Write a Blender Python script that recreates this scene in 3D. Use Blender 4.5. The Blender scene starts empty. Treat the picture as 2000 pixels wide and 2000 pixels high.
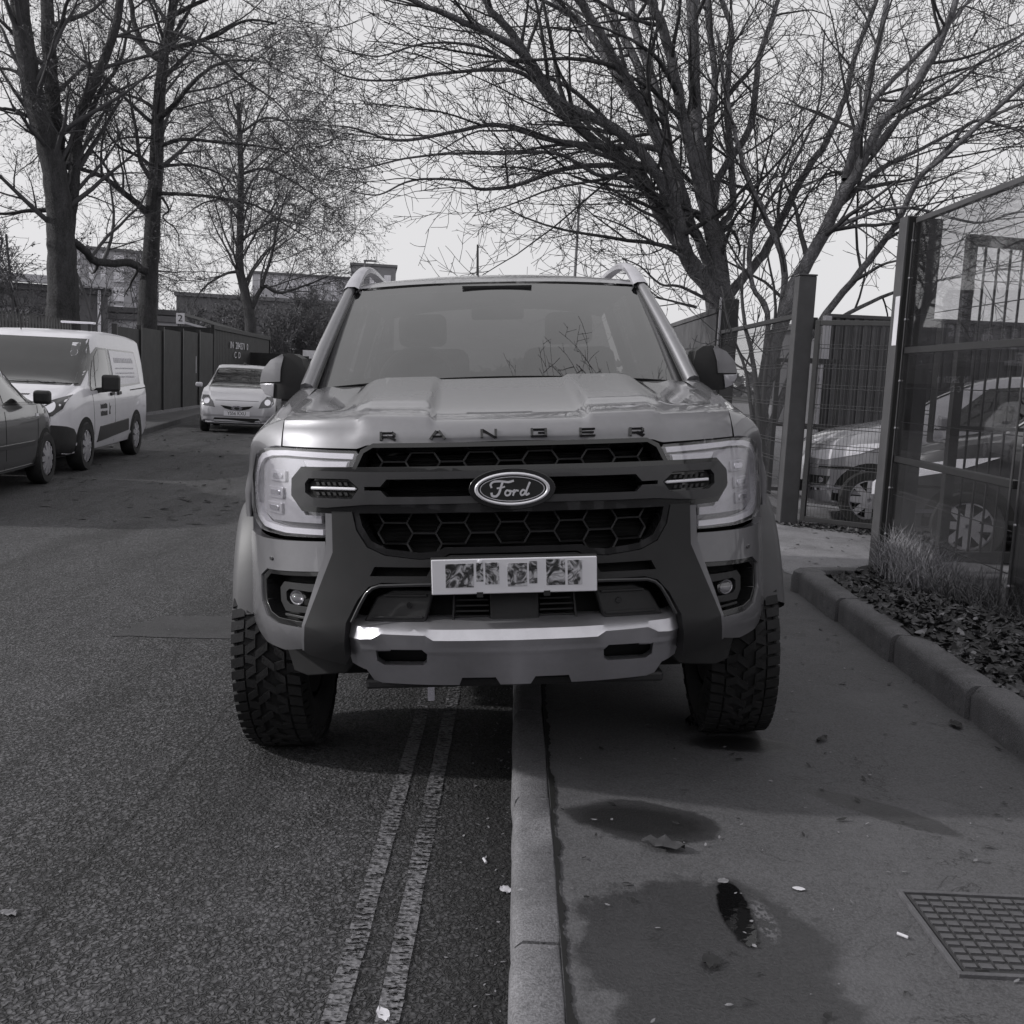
import bpy, bmesh, math, random
from math import sin, cos, pi, radians, sqrt, atan2
from mathutils import Vector, Matrix
from mathutils.bvhtree import BVHTree
from mathutils.geometry import tessellate_polygon

random.seed(11)
SC = bpy.context.scene
COL = SC.collection

# ------------------------------------------------------------------ camera
F_PX, YH, ROLL, EYE = 2050.0, 735.0, radians(2.7), 1.5
PITCH = math.atan((1000 - YH) / F_PX)
cam_data = bpy.data.cameras.new('camera')
cam_data.sensor_width = 36.0
cam_data.lens = 36.0 * F_PX / 2000.0
cam_data.clip_start = 0.05
cam_data.clip_end = 2000.0
cam = bpy.data.objects.new('camera', cam_data)
COL.objects.link(cam)
_f = Vector((0, cos(PITCH), -sin(PITCH))); _r = Vector((1, 0, 0)); _u = _r.cross(_f)
CR = cos(ROLL) * _r + sin(ROLL) * _u
CU = -sin(ROLL) * _r + cos(ROLL) * _u
CF = _f
cam.matrix_world = Matrix(((CR.x, CU.x, -CF.x, 0), (CR.y, CU.y, -CF.y, 0), (CR.z, CU.z, -CF.z, EYE), (0, 0, 0, 1)))
SC.camera = cam
EYEV = Vector((0, 0, EYE))

def ray(px, py):
    return CF * F_PX + CR * (px - 1000) - CU * (py - 1000)
def gnd(px, py, z=0.0):
    d = ray(px, py); return EYEV + d * ((z - EYE) / d.z)
def at(px, py, Y):
    d = ray(px, py); return EYEV + d * (Y / d.y)

# ------------------------------------------------------------------ sky, sun, exposure
SUN_EL, SUN_AZ = radians(27), radians(-94)      # azimuth from +Y towards +X: the sun stands left of the road
w = bpy.data.worlds.new('World'); SC.world = w; w.use_nodes = True
nt = w.node_tree; nt.nodes.clear()
sky = nt.nodes.new('ShaderNodeTexSky'); sky.sky_type = 'NISHITA'; sky.sun_disc = False
sky.sun_elevation = SUN_EL; sky.sun_rotation = SUN_AZ
sky.air_density = 1.0; sky.dust_density = 3.0; sky.ozone_density = 1.0
bw = nt.nodes.new('ShaderNodeRGBToBW'); nt.links.new(sky.outputs[0], bw.inputs[0])
mx = nt.nodes.new('ShaderNodeMix'); mx.data_type = 'RGBA'
mx.inputs[0].default_value = 0.22                # thin even cloud over most of the sky
mx.inputs[6].default_value = (6.9, 6.85, 7.0, 1)
nt.links.new(bw.outputs[0], mx.inputs[7])
bg = nt.nodes.new('ShaderNodeBackground'); bg.inputs[1].default_value = 0.127
nt.links.new(mx.outputs[2], bg.inputs[0])
wo = nt.nodes.new('ShaderNodeOutputWorld'); nt.links.new(bg.outputs[0], wo.inputs[0])
sun_d = bpy.data.lights.new('sun', 'SUN'); sun_d.energy = 2.3; sun_d.angle = radians(2.0); sun_d.color = (1, .985, .97)
sun = bpy.data.objects.new('sun', sun_d); COL.objects.link(sun)
_sd = Vector((sin(SUN_AZ) * cos(SUN_EL), cos(SUN_AZ) * cos(SUN_EL), sin(SUN_EL)))   # towards the sun
sun.rotation_euler = _sd.to_track_quat('Z', 'Y').to_euler()
SC.view_settings.view_transform = 'Standard'
try: SC.view_settings.look = 'None'
except Exception: pass
SC.view_settings.exposure = 0.0; SC.view_settings.gamma = 1.0
SC.view_settings.use_curve_mapping = False
SC.render.engine = 'CYCLES'
SC.cycles.max_bounces = 8
SC.cycles.transparent_max_bounces = 24

# ------------------------------------------------------------------ materials
def tint(g):
    return (g * .985, g * .972, g * 1.035, 1)
class N:
    """tiny helper round one material's node tree"""
    def __init__(s, name):
        s.m = bpy.data.materials.new(name); s.m.use_nodes = True
        s.t = s.m.node_tree; s.p = s.t.nodes['Principled BSDF']; s.out = s.t.nodes['Material Output']
        s._co = None
    def n(s, typ, **kw):
        x = s.t.nodes.new(typ)
        for k, v in kw.items(): setattr(x, k, v)
        return x
    def l(s, a, b): s.t.links.new(a, b)
    def co(s):
        if s._co is None: s._co = s.n('ShaderNodeTexCoord').outputs['Object']
        return s._co
    def noise(s, scale, detail=4, rough=.55, stretch=None, dist=0.0):
        x = s.n('ShaderNodeTexNoise'); x.inputs['Scale'].default_value = scale
        x.inputs['Detail'].default_value = detail; x.inputs['Roughness'].default_value = rough
        x.inputs['Distortion'].default_value = dist
        src = s.co()
        if stretch:
            mp = s.n('ShaderNodeMapping'); mp.inputs['Scale'].default_value = stretch; s.l(src, mp.inputs[0]); src = mp.outputs[0]
        s.l(src, x.inputs['Vector']); return x.outputs['Fac']
    def voro(s, scale, feature='F1', out='Distance', rnd=1.0, src=None):
        x = s.n('ShaderNodeTexVoronoi'); x.feature = feature; x.inputs['Scale'].default_value = scale
        if 'Randomness' in x.inputs: x.inputs['Randomness'].default_value = rnd
        s.l(src or s.co(), x.inputs['Vector']); return x.outputs[out]
    def ramp(s, fac, stops):
        x = s.n('ShaderNodeValToRGB'); e = x.color_ramp.elements
        while len(e) > 1: e.remove(e[-1])
        for i, (p, g) in enumerate(stops):
            q = e[0] if i == 0 else e.new(p)
            q.position = p; q.color = tint(g) if not isinstance(g, tuple) else g
        s.l(fac, x.inputs[0]); return x.outputs[0]
    def math(s, op, a, b=None, clamp=False):
        x = s.n('ShaderNodeMath', operation=op); x.use_clamp = clamp
        for i, v in enumerate((a, b)):
            if v is None: continue
            if isinstance(v, (int, float)): x.inputs[i].default_value = v
            else: s.l(v, x.inputs[i])
        return x.outputs[0]
    def mix(s, fac, a, b, mode='MIX'):
        x = s.n('ShaderNodeMix'); x.data_type = 'RGBA'; x.blend_type = mode
        for i, v in ((0, fac), (6, a), (7, b)):
            if isinstance(v, (int, float)):
                x.inputs[i].default_value = v if i == 0 else tint(v)
            else: s.l(v, x.inputs[i])
        return x.outputs[2]
    def bump(s, h, strength=.5, dist=.01, prev=None):
        x = s.n('ShaderNodeBump'); x.inputs['Strength'].default_value = strength; x.inputs['Distance'].default_value = dist
        s.l(h, x.inputs['Height'])
        if prev is not None: s.l(prev, x.inputs['Normal'])
        return x.outputs[0]
    def col(s, c): s.l(c, s.p.inputs['Base Color'])
    def nor(s, b): s.l(b, s.p.inputs['Normal'])
    def rough(s, v):
        if isinstance(v, (int, float)): s.p.inputs['Roughness'].default_value = v
        else: s.l(v, s.p.inputs['Roughness'])

def mat(name, g, rough=.6, metal=0.0, coat=0.0, var=.12, vscale=6.0, bump=0.0, bscale=60.0, spec=.5, dirt=0.0):
    a = N(name)
    a.p.inputs['Roughness'].default_value = rough
    a.p.inputs['Metallic'].default_value = metal
    a.p.inputs['Coat Weight'].default_value = coat
    a.p.inputs['Coat Roughness'].default_value = .02
    a.p.inputs['Specular IOR Level'].default_value = spec
    c = a.ramp(a.noise(vscale, 5, .6), [(.3, g * (1 - var)), (.7, g * (1 + var))])
    if dirt:
        c = a.mix(a.math('MULTIPLY', a.ramp(a.noise(3.1, 7, .7), [(.42, 0.0), (.75, 1.0)]), dirt), c, .13)
        a.rough(a.math('ADD', a.math('MULTIPLY', a.noise(4.0, 6, .7), dirt * .8), rough - dirt * .3, True))
    a.col(c)
    if bump: a.nor(a.bump(a.noise(bscale, 4, .6), bump, .01))
    return a.m

def grey(g): return (g * .998, g * .996, g * 1.004, 1)
def glass(name, tintg=.8, refl=1.0, dust=.04, dustg=.35, body=0.0):
    """thin pane: clear or tinted, mirror-like by fresnel, a little dusty"""
    a = N(name); a.t.nodes.remove(a.p)
    tr = a.n('ShaderNodeBsdfTransparent'); tr.inputs[0].default_value = grey(tintg)
    gl = a.n('ShaderNodeBsdfGlossy'); gl.inputs['Roughness'].default_value = .015; gl.inputs[0].default_value = (1, 1, 1, 1)
    df = a.n('ShaderNodeBsdfDiffuse')
    a.l(a.ramp(a.noise(5, 5, .6), [(.3, dustg * .8), (.7, dustg * 1.2)]), df.inputs[0])
    fr = a.n('ShaderNodeFresnel'); ge = a.n('ShaderNodeNewGeometry')
    a.l(a.math('SUBTRACT', 1.5, a.math('MULTIPLY', ge.outputs['Backfacing'], .8333)), fr.inputs[0])   # the node inverts the index on back faces
    m1 = a.n('ShaderNodeMixShader')
    a.l(a.math('MULTIPLY', a.ramp(a.noise(4.0, 5, .6, dist=.8), [(.35, (.35,) * 3 + (1,)), (.7, (1, 1, 1, 1))]), dust), m1.inputs[0])
    a.l(tr.outputs[0], m1.inputs[1]); a.l(df.outputs[0], m1.inputs[2])
    m2 = a.n('ShaderNodeMixShader'); a.l(a.math('MULTIPLY', fr.outputs[0], 1.7 * refl, True), m2.inputs[0])
    a.l(m1.outputs[0], m2.inputs[1]); a.l(gl.outputs[0], m2.inputs[2])
    a.l(m2.outputs[0], a.out.inputs[0])
    return a.m

M = {}
M['paint'] = mat('truck_paint', .22, .42, .55, 1.0, .04, 30, dirt=.08)
M['paint_dark'] = mat('dark_paint', .055, .3, .3, 1.0, .06, 20)
M['black_plastic'] = mat('black_plastic', .022, .55, 0, 0, .2, 12, .12, 400)
M['grey_plastic'] = mat('grey_plastic', .024, .42, .1, 0, .1, 12, .05, 300)
M['bold_grey'] = mat('satin_dark_grey', .048, .34, .4, .3, .08, 14)
M['mirror_shell'] = mat('mirror_shell_paint', .24, .34, .4, .6, .05, 12)
M['flare'] = mat('wheel_arch_trim', .085, .5, 0, 0, .1, 12)
M['gloss_black'] = mat('gloss_black', .012, .16, 0, .6, .1, 10)
M['pit_black'] = mat('pit_black', .006, .8)
M['silver'] = mat('satin_silver', .66, .36, .8, .25, .06, 10, .04, 200, dirt=.25)
M['bright'] = mat('bright_metal', .8, .14, 1.0, 0, .04, 10)
M['badge_silver'] = mat('badge_silver', .72, .3, .25, .3, .03, 10)
M['satin_strip'] = mat('satin_strip', .20, .35, .3, .3, .05, 10)
M['lamp_silver'] = mat('lamp_silver', .55, .26, .55, 0, .1, 20)
M['lamp_white'] = mat('lamp_white', .9, .25, 0, .5, .03, 20)
M['lamp_dark'] = mat('lamp_dark', .12, .25, .4, .2, .1, 20)
M['clear'] = glass('clear_lens', .985, .8, .03, .6)
M['lens'] = glass('lens_glass', .6, 1.2, .1, .6)
M['windscreen'] = glass('windscreen_glass', .15, 1.5, .16, .10)
M['side_glass'] = glass('side_glass', .30, 1.0, .06, .3)
M['car_glass'] = glass('car_glass', .25, 1.0, .05, .2)
M['rubber'] = mat('tyre_rubber', .013, .8, 0, 0, .25, 9, .2, 150, dirt=.25)
M['seat'] = mat('seat_fabric', .035, .8, 0, 0, .15, 30, .2, 200)
M['trim_grey'] = mat('interior_grey', .16, .7)
M['plate'] = mat('plate_white', .8, .4, 0, .1, .03, 8)
M['ink'] = mat('black_ink', .015, .5)
M['white_ink'] = mat('white_ink', .62, .6)
M['white_paint'] = mat('white_van_paint', .74, .3, 0, .6, .03, 5, dirt=.1)
M['silver_paint'] = mat('silver_car_paint', .50, .36, .25, .9, .03, 10)
M['mid_paint'] = mat('grey_car_paint', .40, .35, .5, .9, .04, 10)
M['steel_dark'] = mat('dark_coated_steel', .028, .42, 0, .1, .15, 8, .05, 90)
M['steel_post'] = mat('post_paint', .066, .5, 0, 0, .18, 5, .05, 60, dirt=.06)
M['alloy'] = mat('alloy', .5, .3, .6, .2, .06, 10)

# smeared number plate characters: flat print that cannot be read
def smear_mat():
    a = N('smeared_print'); a.rough(.5)
    n1 = a.noise(24, 2, .5, dist=2.6)
    a.col(a.ramp(n1, [(.30, .015), (.42, .06), (.52, .28), (.62, .55)]))
    return a.m
M['smear'] = smear_mat()

# ------------------------------------------------------------------ mesh helpers
class MB:
    def __init__(s): s.v = []; s.f = []
    def add(s, vs, fs):
        o = len(s.v); s.v += [tuple(p) for p in vs]; s.f += [tuple(i + o for i in q) for q in fs]; return s
    def box(s, x0, x1, y0, y1, z0, z1, m=None):
        vs = [Vector((x, y, z)) for z in (z0, z1) for y in (y0, y1) for x in (x0, x1)]
        if m is not None: vs = [m @ p for p in vs]
        return s.add(vs, [(0, 2, 3, 1), (4, 5, 7, 6), (0, 1, 5, 4), (2, 6, 7, 3), (0, 4, 6, 2), (1, 3, 7, 5)])
    def bar(s, a, b, wx, wz, up=(0, 0, 1)):
        a = Vector(a); b = Vector(b); d = (b - a).normalized(); u = Vector(up)
        if abs(d.dot(u)) > .98: u = Vector((0, 1, 0))
        sx = d.cross(u).normalized() * wx / 2; sz = sx.cross(d).normalized() * wz / 2
        vs = [p + i * sx + j * sz for p in (a, b) for j in (-1, 1) for i in (-1, 1)]
        return s.add(vs, [(0, 1, 3, 2), (4, 6, 7, 5), (0, 4, 5, 1), (2, 3, 7, 6), (0, 2, 6, 4), (1, 5, 7, 3)])
    def tube(s, pts, r, n=6, cap=True):
        pts = [Vector(p) for p in pts]; k = len(pts)
        rs = r if isinstance(r, (list, tuple)) else [r] * k
        vs = []; ref = None
        for i, p in enumerate(pts):
            d = (pts[min(i + 1, k - 1)] - pts[max(i - 1, 0)])
            d = d.normalized() if d.length > 1e-9 else Vector((0, 0, 1))
            if ref is None:
                ref = Vector((0, 0, 1)) if abs(d.z) < .9 else Vector((1, 0, 0))
            a = d.cross(ref)
            a = a.normalized() if a.length > 1e-6 else d.orthogonal().normalized()
            b = d.cross(a); ref = -b if False else ref
            for j in range(n):
                t = 2 * pi * j / n; vs.append(p + (a * cos(t) + b * sin(t)) * rs[i])
        fs = [(i * n + j, i * n + (j + 1) % n, (i + 1) * n + (j + 1) % n, (i + 1) * n + j) for i in range(k - 1) for j in range(n)]
        if cap: fs += [tuple(range(n))[::-1], tuple((k - 1) * n + j for j in range(n))]
        return s.add(vs, fs)
    def grid(s, rows, flip=False):
        k = len(rows); n = len(rows[0]); vs = [p for r in rows for p in r]
        fs = [(i * n + j, i * n + j + 1, (i + 1) * n + j + 1, (i + 1) * n + j) for i in range(k - 1) for j in range(n - 1)]
        if flip: fs = [q[::-1] for q in fs]
        return s.add(vs, fs)
    def lathe(s, prof, n, c=(0, 0, 0), axis='x', a0=0.0, a1=2 * pi):
        full = abs(a1 - a0 - 2 * pi) < 1e-6; k = len(prof); cnt = n if full else n + 1; vs = []
        for i in range(cnt):
            t = a0 + (a1 - a0) * i / n
            for r, h in prof:
                if axis == 'x': p = (h, r * cos(t), r * sin(t))
                elif axis == 'z': p = (r * cos(t), r * sin(t), h)
                else: p = (r * cos(t), h, r * sin(t))
                vs.append((p[0] + c[0], p[1] + c[1], p[2] + c[2]))
        fs = []
        for i in range(n):
            i2 = (i + 1) % cnt
            for j in range(k - 1): fs.append((i * k + j, i * k + j + 1, i2 * k + j + 1, i2 * k + j))
        return s.add(vs, fs)
    def prism(s, poly, fn, t0, t1):
        """polygon (u,v) extruded between t0 and t1; fn(u,v,t) -> point"""
        n = len(poly); tri = tessellate_polygon([[Vector((u, v, 0)) for u, v in poly]])
        vs = [fn(u, v, t0) for u, v in poly] + [fn(u, v, t1) for u, v in poly]
        fs = [tuple(t) for t in tri] + [tuple(i + n for i in reversed(t)) for t in tri]
        fs += [(i, (i + 1) % n, n + (i + 1) % n, n + i) for i in range(n)]
        return s.add(vs, fs)
    def mesh(s, name, fix=True):
        me = bpy.data.meshes.new(name); me.from_pydata(s.v, [], s.f)
        if fix and len(s.f) < 200000:
            bm = bmesh.new(); bm.from_mesh(me); bmesh.ops.recalc_face_normals(bm, faces=bm.faces); bm.to_mesh(me); bm.free()
        me.update(); return me

def link(name, me, m, parent=None, smooth=None, bevel=0.0, seg=2):
    o = bpy.data.objects.new(name, me); COL.objects.link(o)
    if m is not None and not me.materials: me.materials.append(m)
    if parent is not None: o.parent = parent
    if smooth:
        me.shade_smooth(); me.set_sharp_from_angle(angle=radians(smooth))
    if bevel:
        b = o.modifiers.new('bevel', 'BEVEL'); b.width = bevel; b.segments = seg; b.limit_method = 'ANGLE'; b.angle_limit = radians(38); b.harden_normals = False
    return o
def build(mb, name, m, parent=None, smooth=None, bevel=0.0, fix=True, seg=2):
    return link(name, mb.mesh(name, fix), m, parent, smooth, bevel, seg)
def tag(o, label=None, cat=None, group=None, kind=None):
    for k, v in (('label', label), ('category', cat), ('group', group), ('kind', kind)):
        if v: o[k] = v
    return o
def empty(name, loc, rz=0.0, label=None, cat=None, group=None):
    o = bpy.data.objects.new(name, None); COL.objects.link(o); o.location = loc; o.rotation_euler = (0, 0, rz)
    o.empty_display_size = .2
    return tag(o, label, cat, group)
def put(src, parent, loc=(0, 0, 0), rot=(0, 0, 0), scale=(1, 1, 1)):
    o = src.copy(); COL.objects.link(o); o.parent = parent; o.location = loc; o.rotation_euler = rot; o.scale = scale; return o

def panel(name, poly, m, parent, surf, off=0.0, thick=.02, res=.05, holes=(), bevel=.004, smooth=40, cuts_v=(), cuts_u=()):
    """outline in surface coordinates (u,v), cut into a grid, laid on surf(u,v,off) and given thickness"""
    bm = bmesh.new(); edges = []
    for loop in [poly] + list(holes):
        vs = [bm.verts.new((u, v, 0)) for u, v in loop]
        edges += [bm.edges.new((vs[i], vs[(i + 1) % len(vs)])) for i in range(len(vs))]
    bmesh.ops.triangle_fill(bm, use_beauty=True, use_dissolve=False, edges=edges, normal=(0, 0, 1))
    us = [u for u, v in poly]; vv = [v for u, v in poly]
    if res:
        lu = [min(us) + i * res for i in range(1, int((max(us) - min(us)) / res) + 1)] + list(cuts_u)
        lv = [min(vv) + i * res for i in range(1, int((max(vv) - min(vv)) / res) + 1)] + list(cuts_v)
        for u in lu:
            bmesh.ops.bisect_plane(bm, geom=bm.verts[:] + bm.edges[:] + bm.faces[:], plane_co=(u + 1e-5, 0, 0), plane_no=(1, 0, 0), dist=1e-6)
        for v in lv:
            bmesh.ops.bisect_plane(bm, geom=bm.verts[:] + bm.edges[:] + bm.faces[:], plane_co=(0, v + 1e-5, 0), plane_no=(0, 1, 0), dist=1e-6)
    ext = bmesh.ops.extrude_face_region(bm, geom=bm.faces[:])
    top = {x for x in ext['geom'] if isinstance(x, bmesh.types.BMVert)}
    for x in bm.verts:
        x.co = surf(x.co.x, x.co.y, off if x in top else off - thick)
    bmesh.ops.recalc_face_normals(bm, faces=bm.faces[:])
    me = bpy.data.meshes.new(name); bm.to_mesh(me); bm.free()
    return link(name, me, m, parent, smooth, bevel)

def mirror_poly(p): return [(-u, v) for u, v in p]

def interp(x, xs, ys):
    if x <= xs[0]: return ys[0]
    for i in range(1, len(xs)):
        if x <= xs[i]:
            t = (x - xs[i - 1]) / (xs[i] - xs[i - 1]); return ys[i - 1] + t * (ys[i] - ys[i - 1])
    return ys[-1]
def catmull(x, xs, ys):
    """smooth interpolation through the points"""
    n = len(xs)
    if x <= xs[0]: return ys[0]
    if x >= xs[-1]: return ys[-1]
    for i in range(n - 1):
        if x <= xs[i + 1]: break
    h = xs[i + 1] - xs[i]; t = (x - xs[i]) / h
    m0 = (ys[i + 1] - ys[i - 1]) / (xs[i + 1] - xs[i - 1]) * h if i > 0 else (ys[i + 1] - ys[i])
    m1 = (ys[i + 2] - ys[i]) / (xs[i + 2] - xs[i]) * h if i < n - 2 else (ys[i + 1] - ys[i])
    return (2 * t ** 3 - 3 * t ** 2 + 1) * ys[i] + (t ** 3 - 2 * t ** 2 + t) * m0 + (-2 * t ** 3 + 3 * t ** 2) * ys[i + 1] + (t ** 3 - t ** 2) * m1
def lerp(a, b, t): return a + (b - a) * t
def sstep(a, b, x):
    t = max(0, min(1, (x - a) / (b - a))); return t * t * (3 - 2 * t)

def text_mesh(s, size, depth=.002, xs=1.0, shear=0.0, align='CENTER', fat=0.0):
    cu = bpy.data.curves.new('lettering', 'FONT'); cu.body = s; cu.size = size; cu.extrude = depth; cu.align_x = align; cu.align_y = 'CENTER'
    cu.resolution_u = 3; cu.offset = fat; cu.shear = shear
    o = bpy.data.objects.new('lettering', cu); COL.objects.link(o)
    me = bpy.data.meshes.new_from_object(o); bpy.data.objects.remove(o); bpy.data.curves.remove(cu)
    for v in me.vertices: v.co.x *= xs
    me.name = 'lettering'; me.materials.clear(); return me

# ================================================================== the ground
KH = .115                                  # kerb height
def asphalt():
    a = N('road_asphalt')
    big = a.noise(.55, 4, .6); mid = a.noise(3.2, 6, .68); worm = a.noise(44, 1.5, .5, dist=.9); d = a.voro(72); fine = a.noise(230, 2, .6)
    sep = a.n('ShaderNodeSeparateColor'); a.l(a.voro(72, out='Color'), sep.inputs[0])
    sx = a.n('ShaderNodeSeparateXYZ'); a.l(a.co(), sx.inputs[0])
    wornp = a.ramp(mid, [(.42, (0, 0, 0, 1)), (.66, (1, 1, 1, 1))])
    trk = a.math('ADD', a.ramp(a.math('ABSOLUTE', a.math('ADD', sx.outputs[0], .72)), [(.05, (.75,) * 3 + (1,)), (.32, (0, 0, 0, 1))]), a.ramp(a.math('ABSOLUTE', a.math('ADD', sx.outputs[0], 2.35)), [(.1, (.6,) * 3 + (1,)), (.6, (0, 0, 0, 1))]))
    worn = a.math('MULTIPLY', a.math('ADD', a.math('MULTIPLY', wornp, .5), a.math('MULTIPLY', trk, a.math('ADD', .35, a.math('MULTIPLY', wornp, .65)))), 1.0, True)
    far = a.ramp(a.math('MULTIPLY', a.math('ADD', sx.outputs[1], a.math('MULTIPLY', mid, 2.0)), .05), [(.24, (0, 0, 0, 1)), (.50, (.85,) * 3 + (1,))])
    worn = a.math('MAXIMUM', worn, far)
    rid = a.math('ABSOLUTE', a.math('SUBTRACT', worm, .5))
    crev = a.ramp(rid, [(.0, (1, 1, 1, 1)), (.035, (.85, .85, .85, 1)), (.075, (0, 0, 0, 1))])
    stone = a.ramp(sep.outputs[0], [(0, .080), (.5, .100), (.97, .118), (1.0, .17)])
    c = a.mix(.35, stone, a.ramp(big, [(.3, .058), (.7, .100)]))
    c = a.mix(a.math('MULTIPLY', worn, .8), c, a.ramp(a.noise(1.4, 5, .65, stretch=(1.6, .5, 1)), [(.32, .088), (.68, .135)]))
    c = a.mix(a.math('MULTIPLY', a.ramp(a.noise(1.1, 5, .7, stretch=(2.2, .45, 1)), [(.46, (0, 0, 0, 1)), (.64, (1, 1, 1, 1))]), .55), c, .038)
    c = a.mix(a.math('MULTIPLY', crev, a.math('SUBTRACT', .95, a.math('MULTIPLY', worn, .62))), c, .006)
    c = a.mix(a.math('MULTIPLY', a.ramp(d, [(.45, (0, 0, 0, 1)), (.8, (1, 1, 1, 1))]), .5), c, .016)
    gx = a.math('ADD', sx.outputs[0], a.math('MULTIPLY', a.math('SUBTRACT', a.noise(2.2, 5, .7), .5), .30))
    gut = a.ramp(gx, [(.0, (0, 0, 0, 1)), (1.0, (1, 1, 1, 1))]); gut = a.math('MULTIPLY', a.math('SUBTRACT', 1.0, a.ramp(a.math('MULTIPLY', gx, -1.0), [(.0, (0, 0, 0, 1)), (.20, (.55,) * 3 + (1,)), (.42, (1, 1, 1, 1))])), .85)
    c = a.mix(gut, c, a.ramp(d, [(.1, .040), (.5, .010)]))
    jx = a.math('ABSOLUTE', a.math('ADD', a.math('ADD', sx.outputs[0], 1.20), a.math('MULTIPLY', a.math('SUBTRACT', a.noise(1.3, 5, .65), .5), .12)))
    c = a.mix(a.math('MULTIPLY', a.ramp(jx, [(0, (1, 1, 1, 1)), (.012, (0, 0, 0, 1))]), .85), c, .008)
    a.col(c); a.rough(a.ramp(mid, [(.3, (.74,) * 3 + (1,)), (.7, (.92,) * 3 + (1,))]))
    h = a.math('ADD', a.math('ADD', a.math('MULTIPLY', crev, -1.0), a.math('MULTIPLY', d, -.55)), a.math('MULTIPLY', fine, .12))
    a.nor(a.bump(h, .9, .016)); return a.m
def spots(a, lst, soft, wob=.16, ns=3.2):
    """0..1 mask of ragged patches: (x, y, rx, ry, turn)"""
    tot = None; sx = a.n('ShaderNodeSeparateXYZ'); a.l(a.co(), sx.inputs[0])
    nz = a.math('MULTIPLY', a.math('SUBTRACT', a.noise(ns, 6, .62, dist=.4), .5), wob * 4)
    for x, y, rx, ry, an in lst:
        dx = a.math('SUBTRACT', sx.outputs[0], x); dy = a.math('SUBTRACT', sx.outputs[1], y)
        c, s = cos(an), sin(an)
        u = a.math('DIVIDE', a.math('ADD', a.math('MULTIPLY', dx, c), a.math('MULTIPLY', dy, s)), rx)
        v = a.math('DIVIDE', a.math('ADD', a.math('MULTIPLY', dx, -s), a.math('MULTIPLY', dy, c)), ry)
        r = a.math('ADD', a.math('SQRT', a.math('ADD', a.math('MULTIPLY', u, u), a.math('MULTIPLY', v, v))), nz)
        m = a.ramp(r, [(1 - soft, (1, 1, 1, 1)), (1 + soft * .3, (0, 0, 0, 1))])
        tot = m if tot is None else a.math('MAXIMUM', tot, m)
    return tot
def pavement_mat():
    a = N('pavement_asphalt')
    fine = a.noise(140, 3, .6); mid = a.noise(7, 6, .7); big = a.noise(.8, 4, .6)
    c = a.ramp(mid, [(.3, .074), (.7, .106)])
    c = a.mix(.42, c, a.ramp(fine, [(.37, .016), (.63, .17)]))
    c = a.mix(.3, c, a.ramp(big, [(.3, .05), (.7, .095)]))
    spk = a.voro(26, out='Distance'); c = a.mix(a.ramp(spk, [(.03, (.8, .8, .8, 1)), (.055, (0, 0, 0, 1))]), c, .16)
    rg = a.math('ABSOLUTE', a.math('SUBTRACT', a.noise(1.6, 6, .62, dist=1.2), .5)); msk = a.ramp(a.noise(1.1, 3, .6), [(.50, (0, 0, 0, 1)), (.60, (1, 1, 1, 1))])
    c = a.mix(a.math('MULTIPLY', a.math('MULTIPLY', a.ramp(rg, [(0, (1, 1, 1, 1)), (.006, (0, 0, 0, 1))]), msk), .85), c, .012)
    pit = a.ramp(a.noise(9, 8, .78, stretch=(1, 2.0, 1)), [(.60, (0, 0, 0, 1)), (.66, (1, 1, 1, 1))])
    c = a.mix(a.math('MULTIPLY', pit, .65), c, .02)
    lite = a.ramp(a.noise(2.3, 6, .7), [(.50, (0, 0, 0, 1)), (.66, (1, 1, 1, 1))]); c = a.mix(a.math('MULTIPLY', lite, .45), c, .125)
    damp = spots(a, [(.54, 2.44, .36, .40, 0), (.56, 2.18, .32, .30, 0), (.47, 3.20, .27, .17, -.25), (1.28, 3.38, .26, .075, -.7), (.95, 3.98, .26, .10, 0)], .13, .2, 6.5)
    soak = spots(a, [(.45, 3.20, .25, .14, -.2), (.95, 3.98, .2, .08, 0)], .4, .2, 2.0)
    c = a.mix(a.math('MULTIPLY', damp, .62), c, .016); c = a.mix(a.math('MULTIPLY', soak, .75), c, .008)
    painted_sheen = a.math('MULTIPLY', spots(a, [(.715, 2.61, .034, .13, 0)], .5, .1, 9), a.ramp(a.noise(95, 3, .6, stretch=(1, .6, 1)), [(.47, (0, 0, 0, 1)), (.56, (1, 1, 1, 1))]))
    c = a.mix(a.math('MULTIPLY', painted_sheen, .8), c, .16)  # sky glint of the wet film painted into the colour as pale speckle
    a.col(c)
    a.rough(a.math('SUBTRACT', a.math('ADD', .70, a.math('MULTIPLY', mid, .2)), a.math('MULTIPLY', damp, .38)))
    a.nor(a.bump(a.math('ADD', a.math('MULTIPLY', fine, .8), mid), .5, .008)); return a.m
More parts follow.
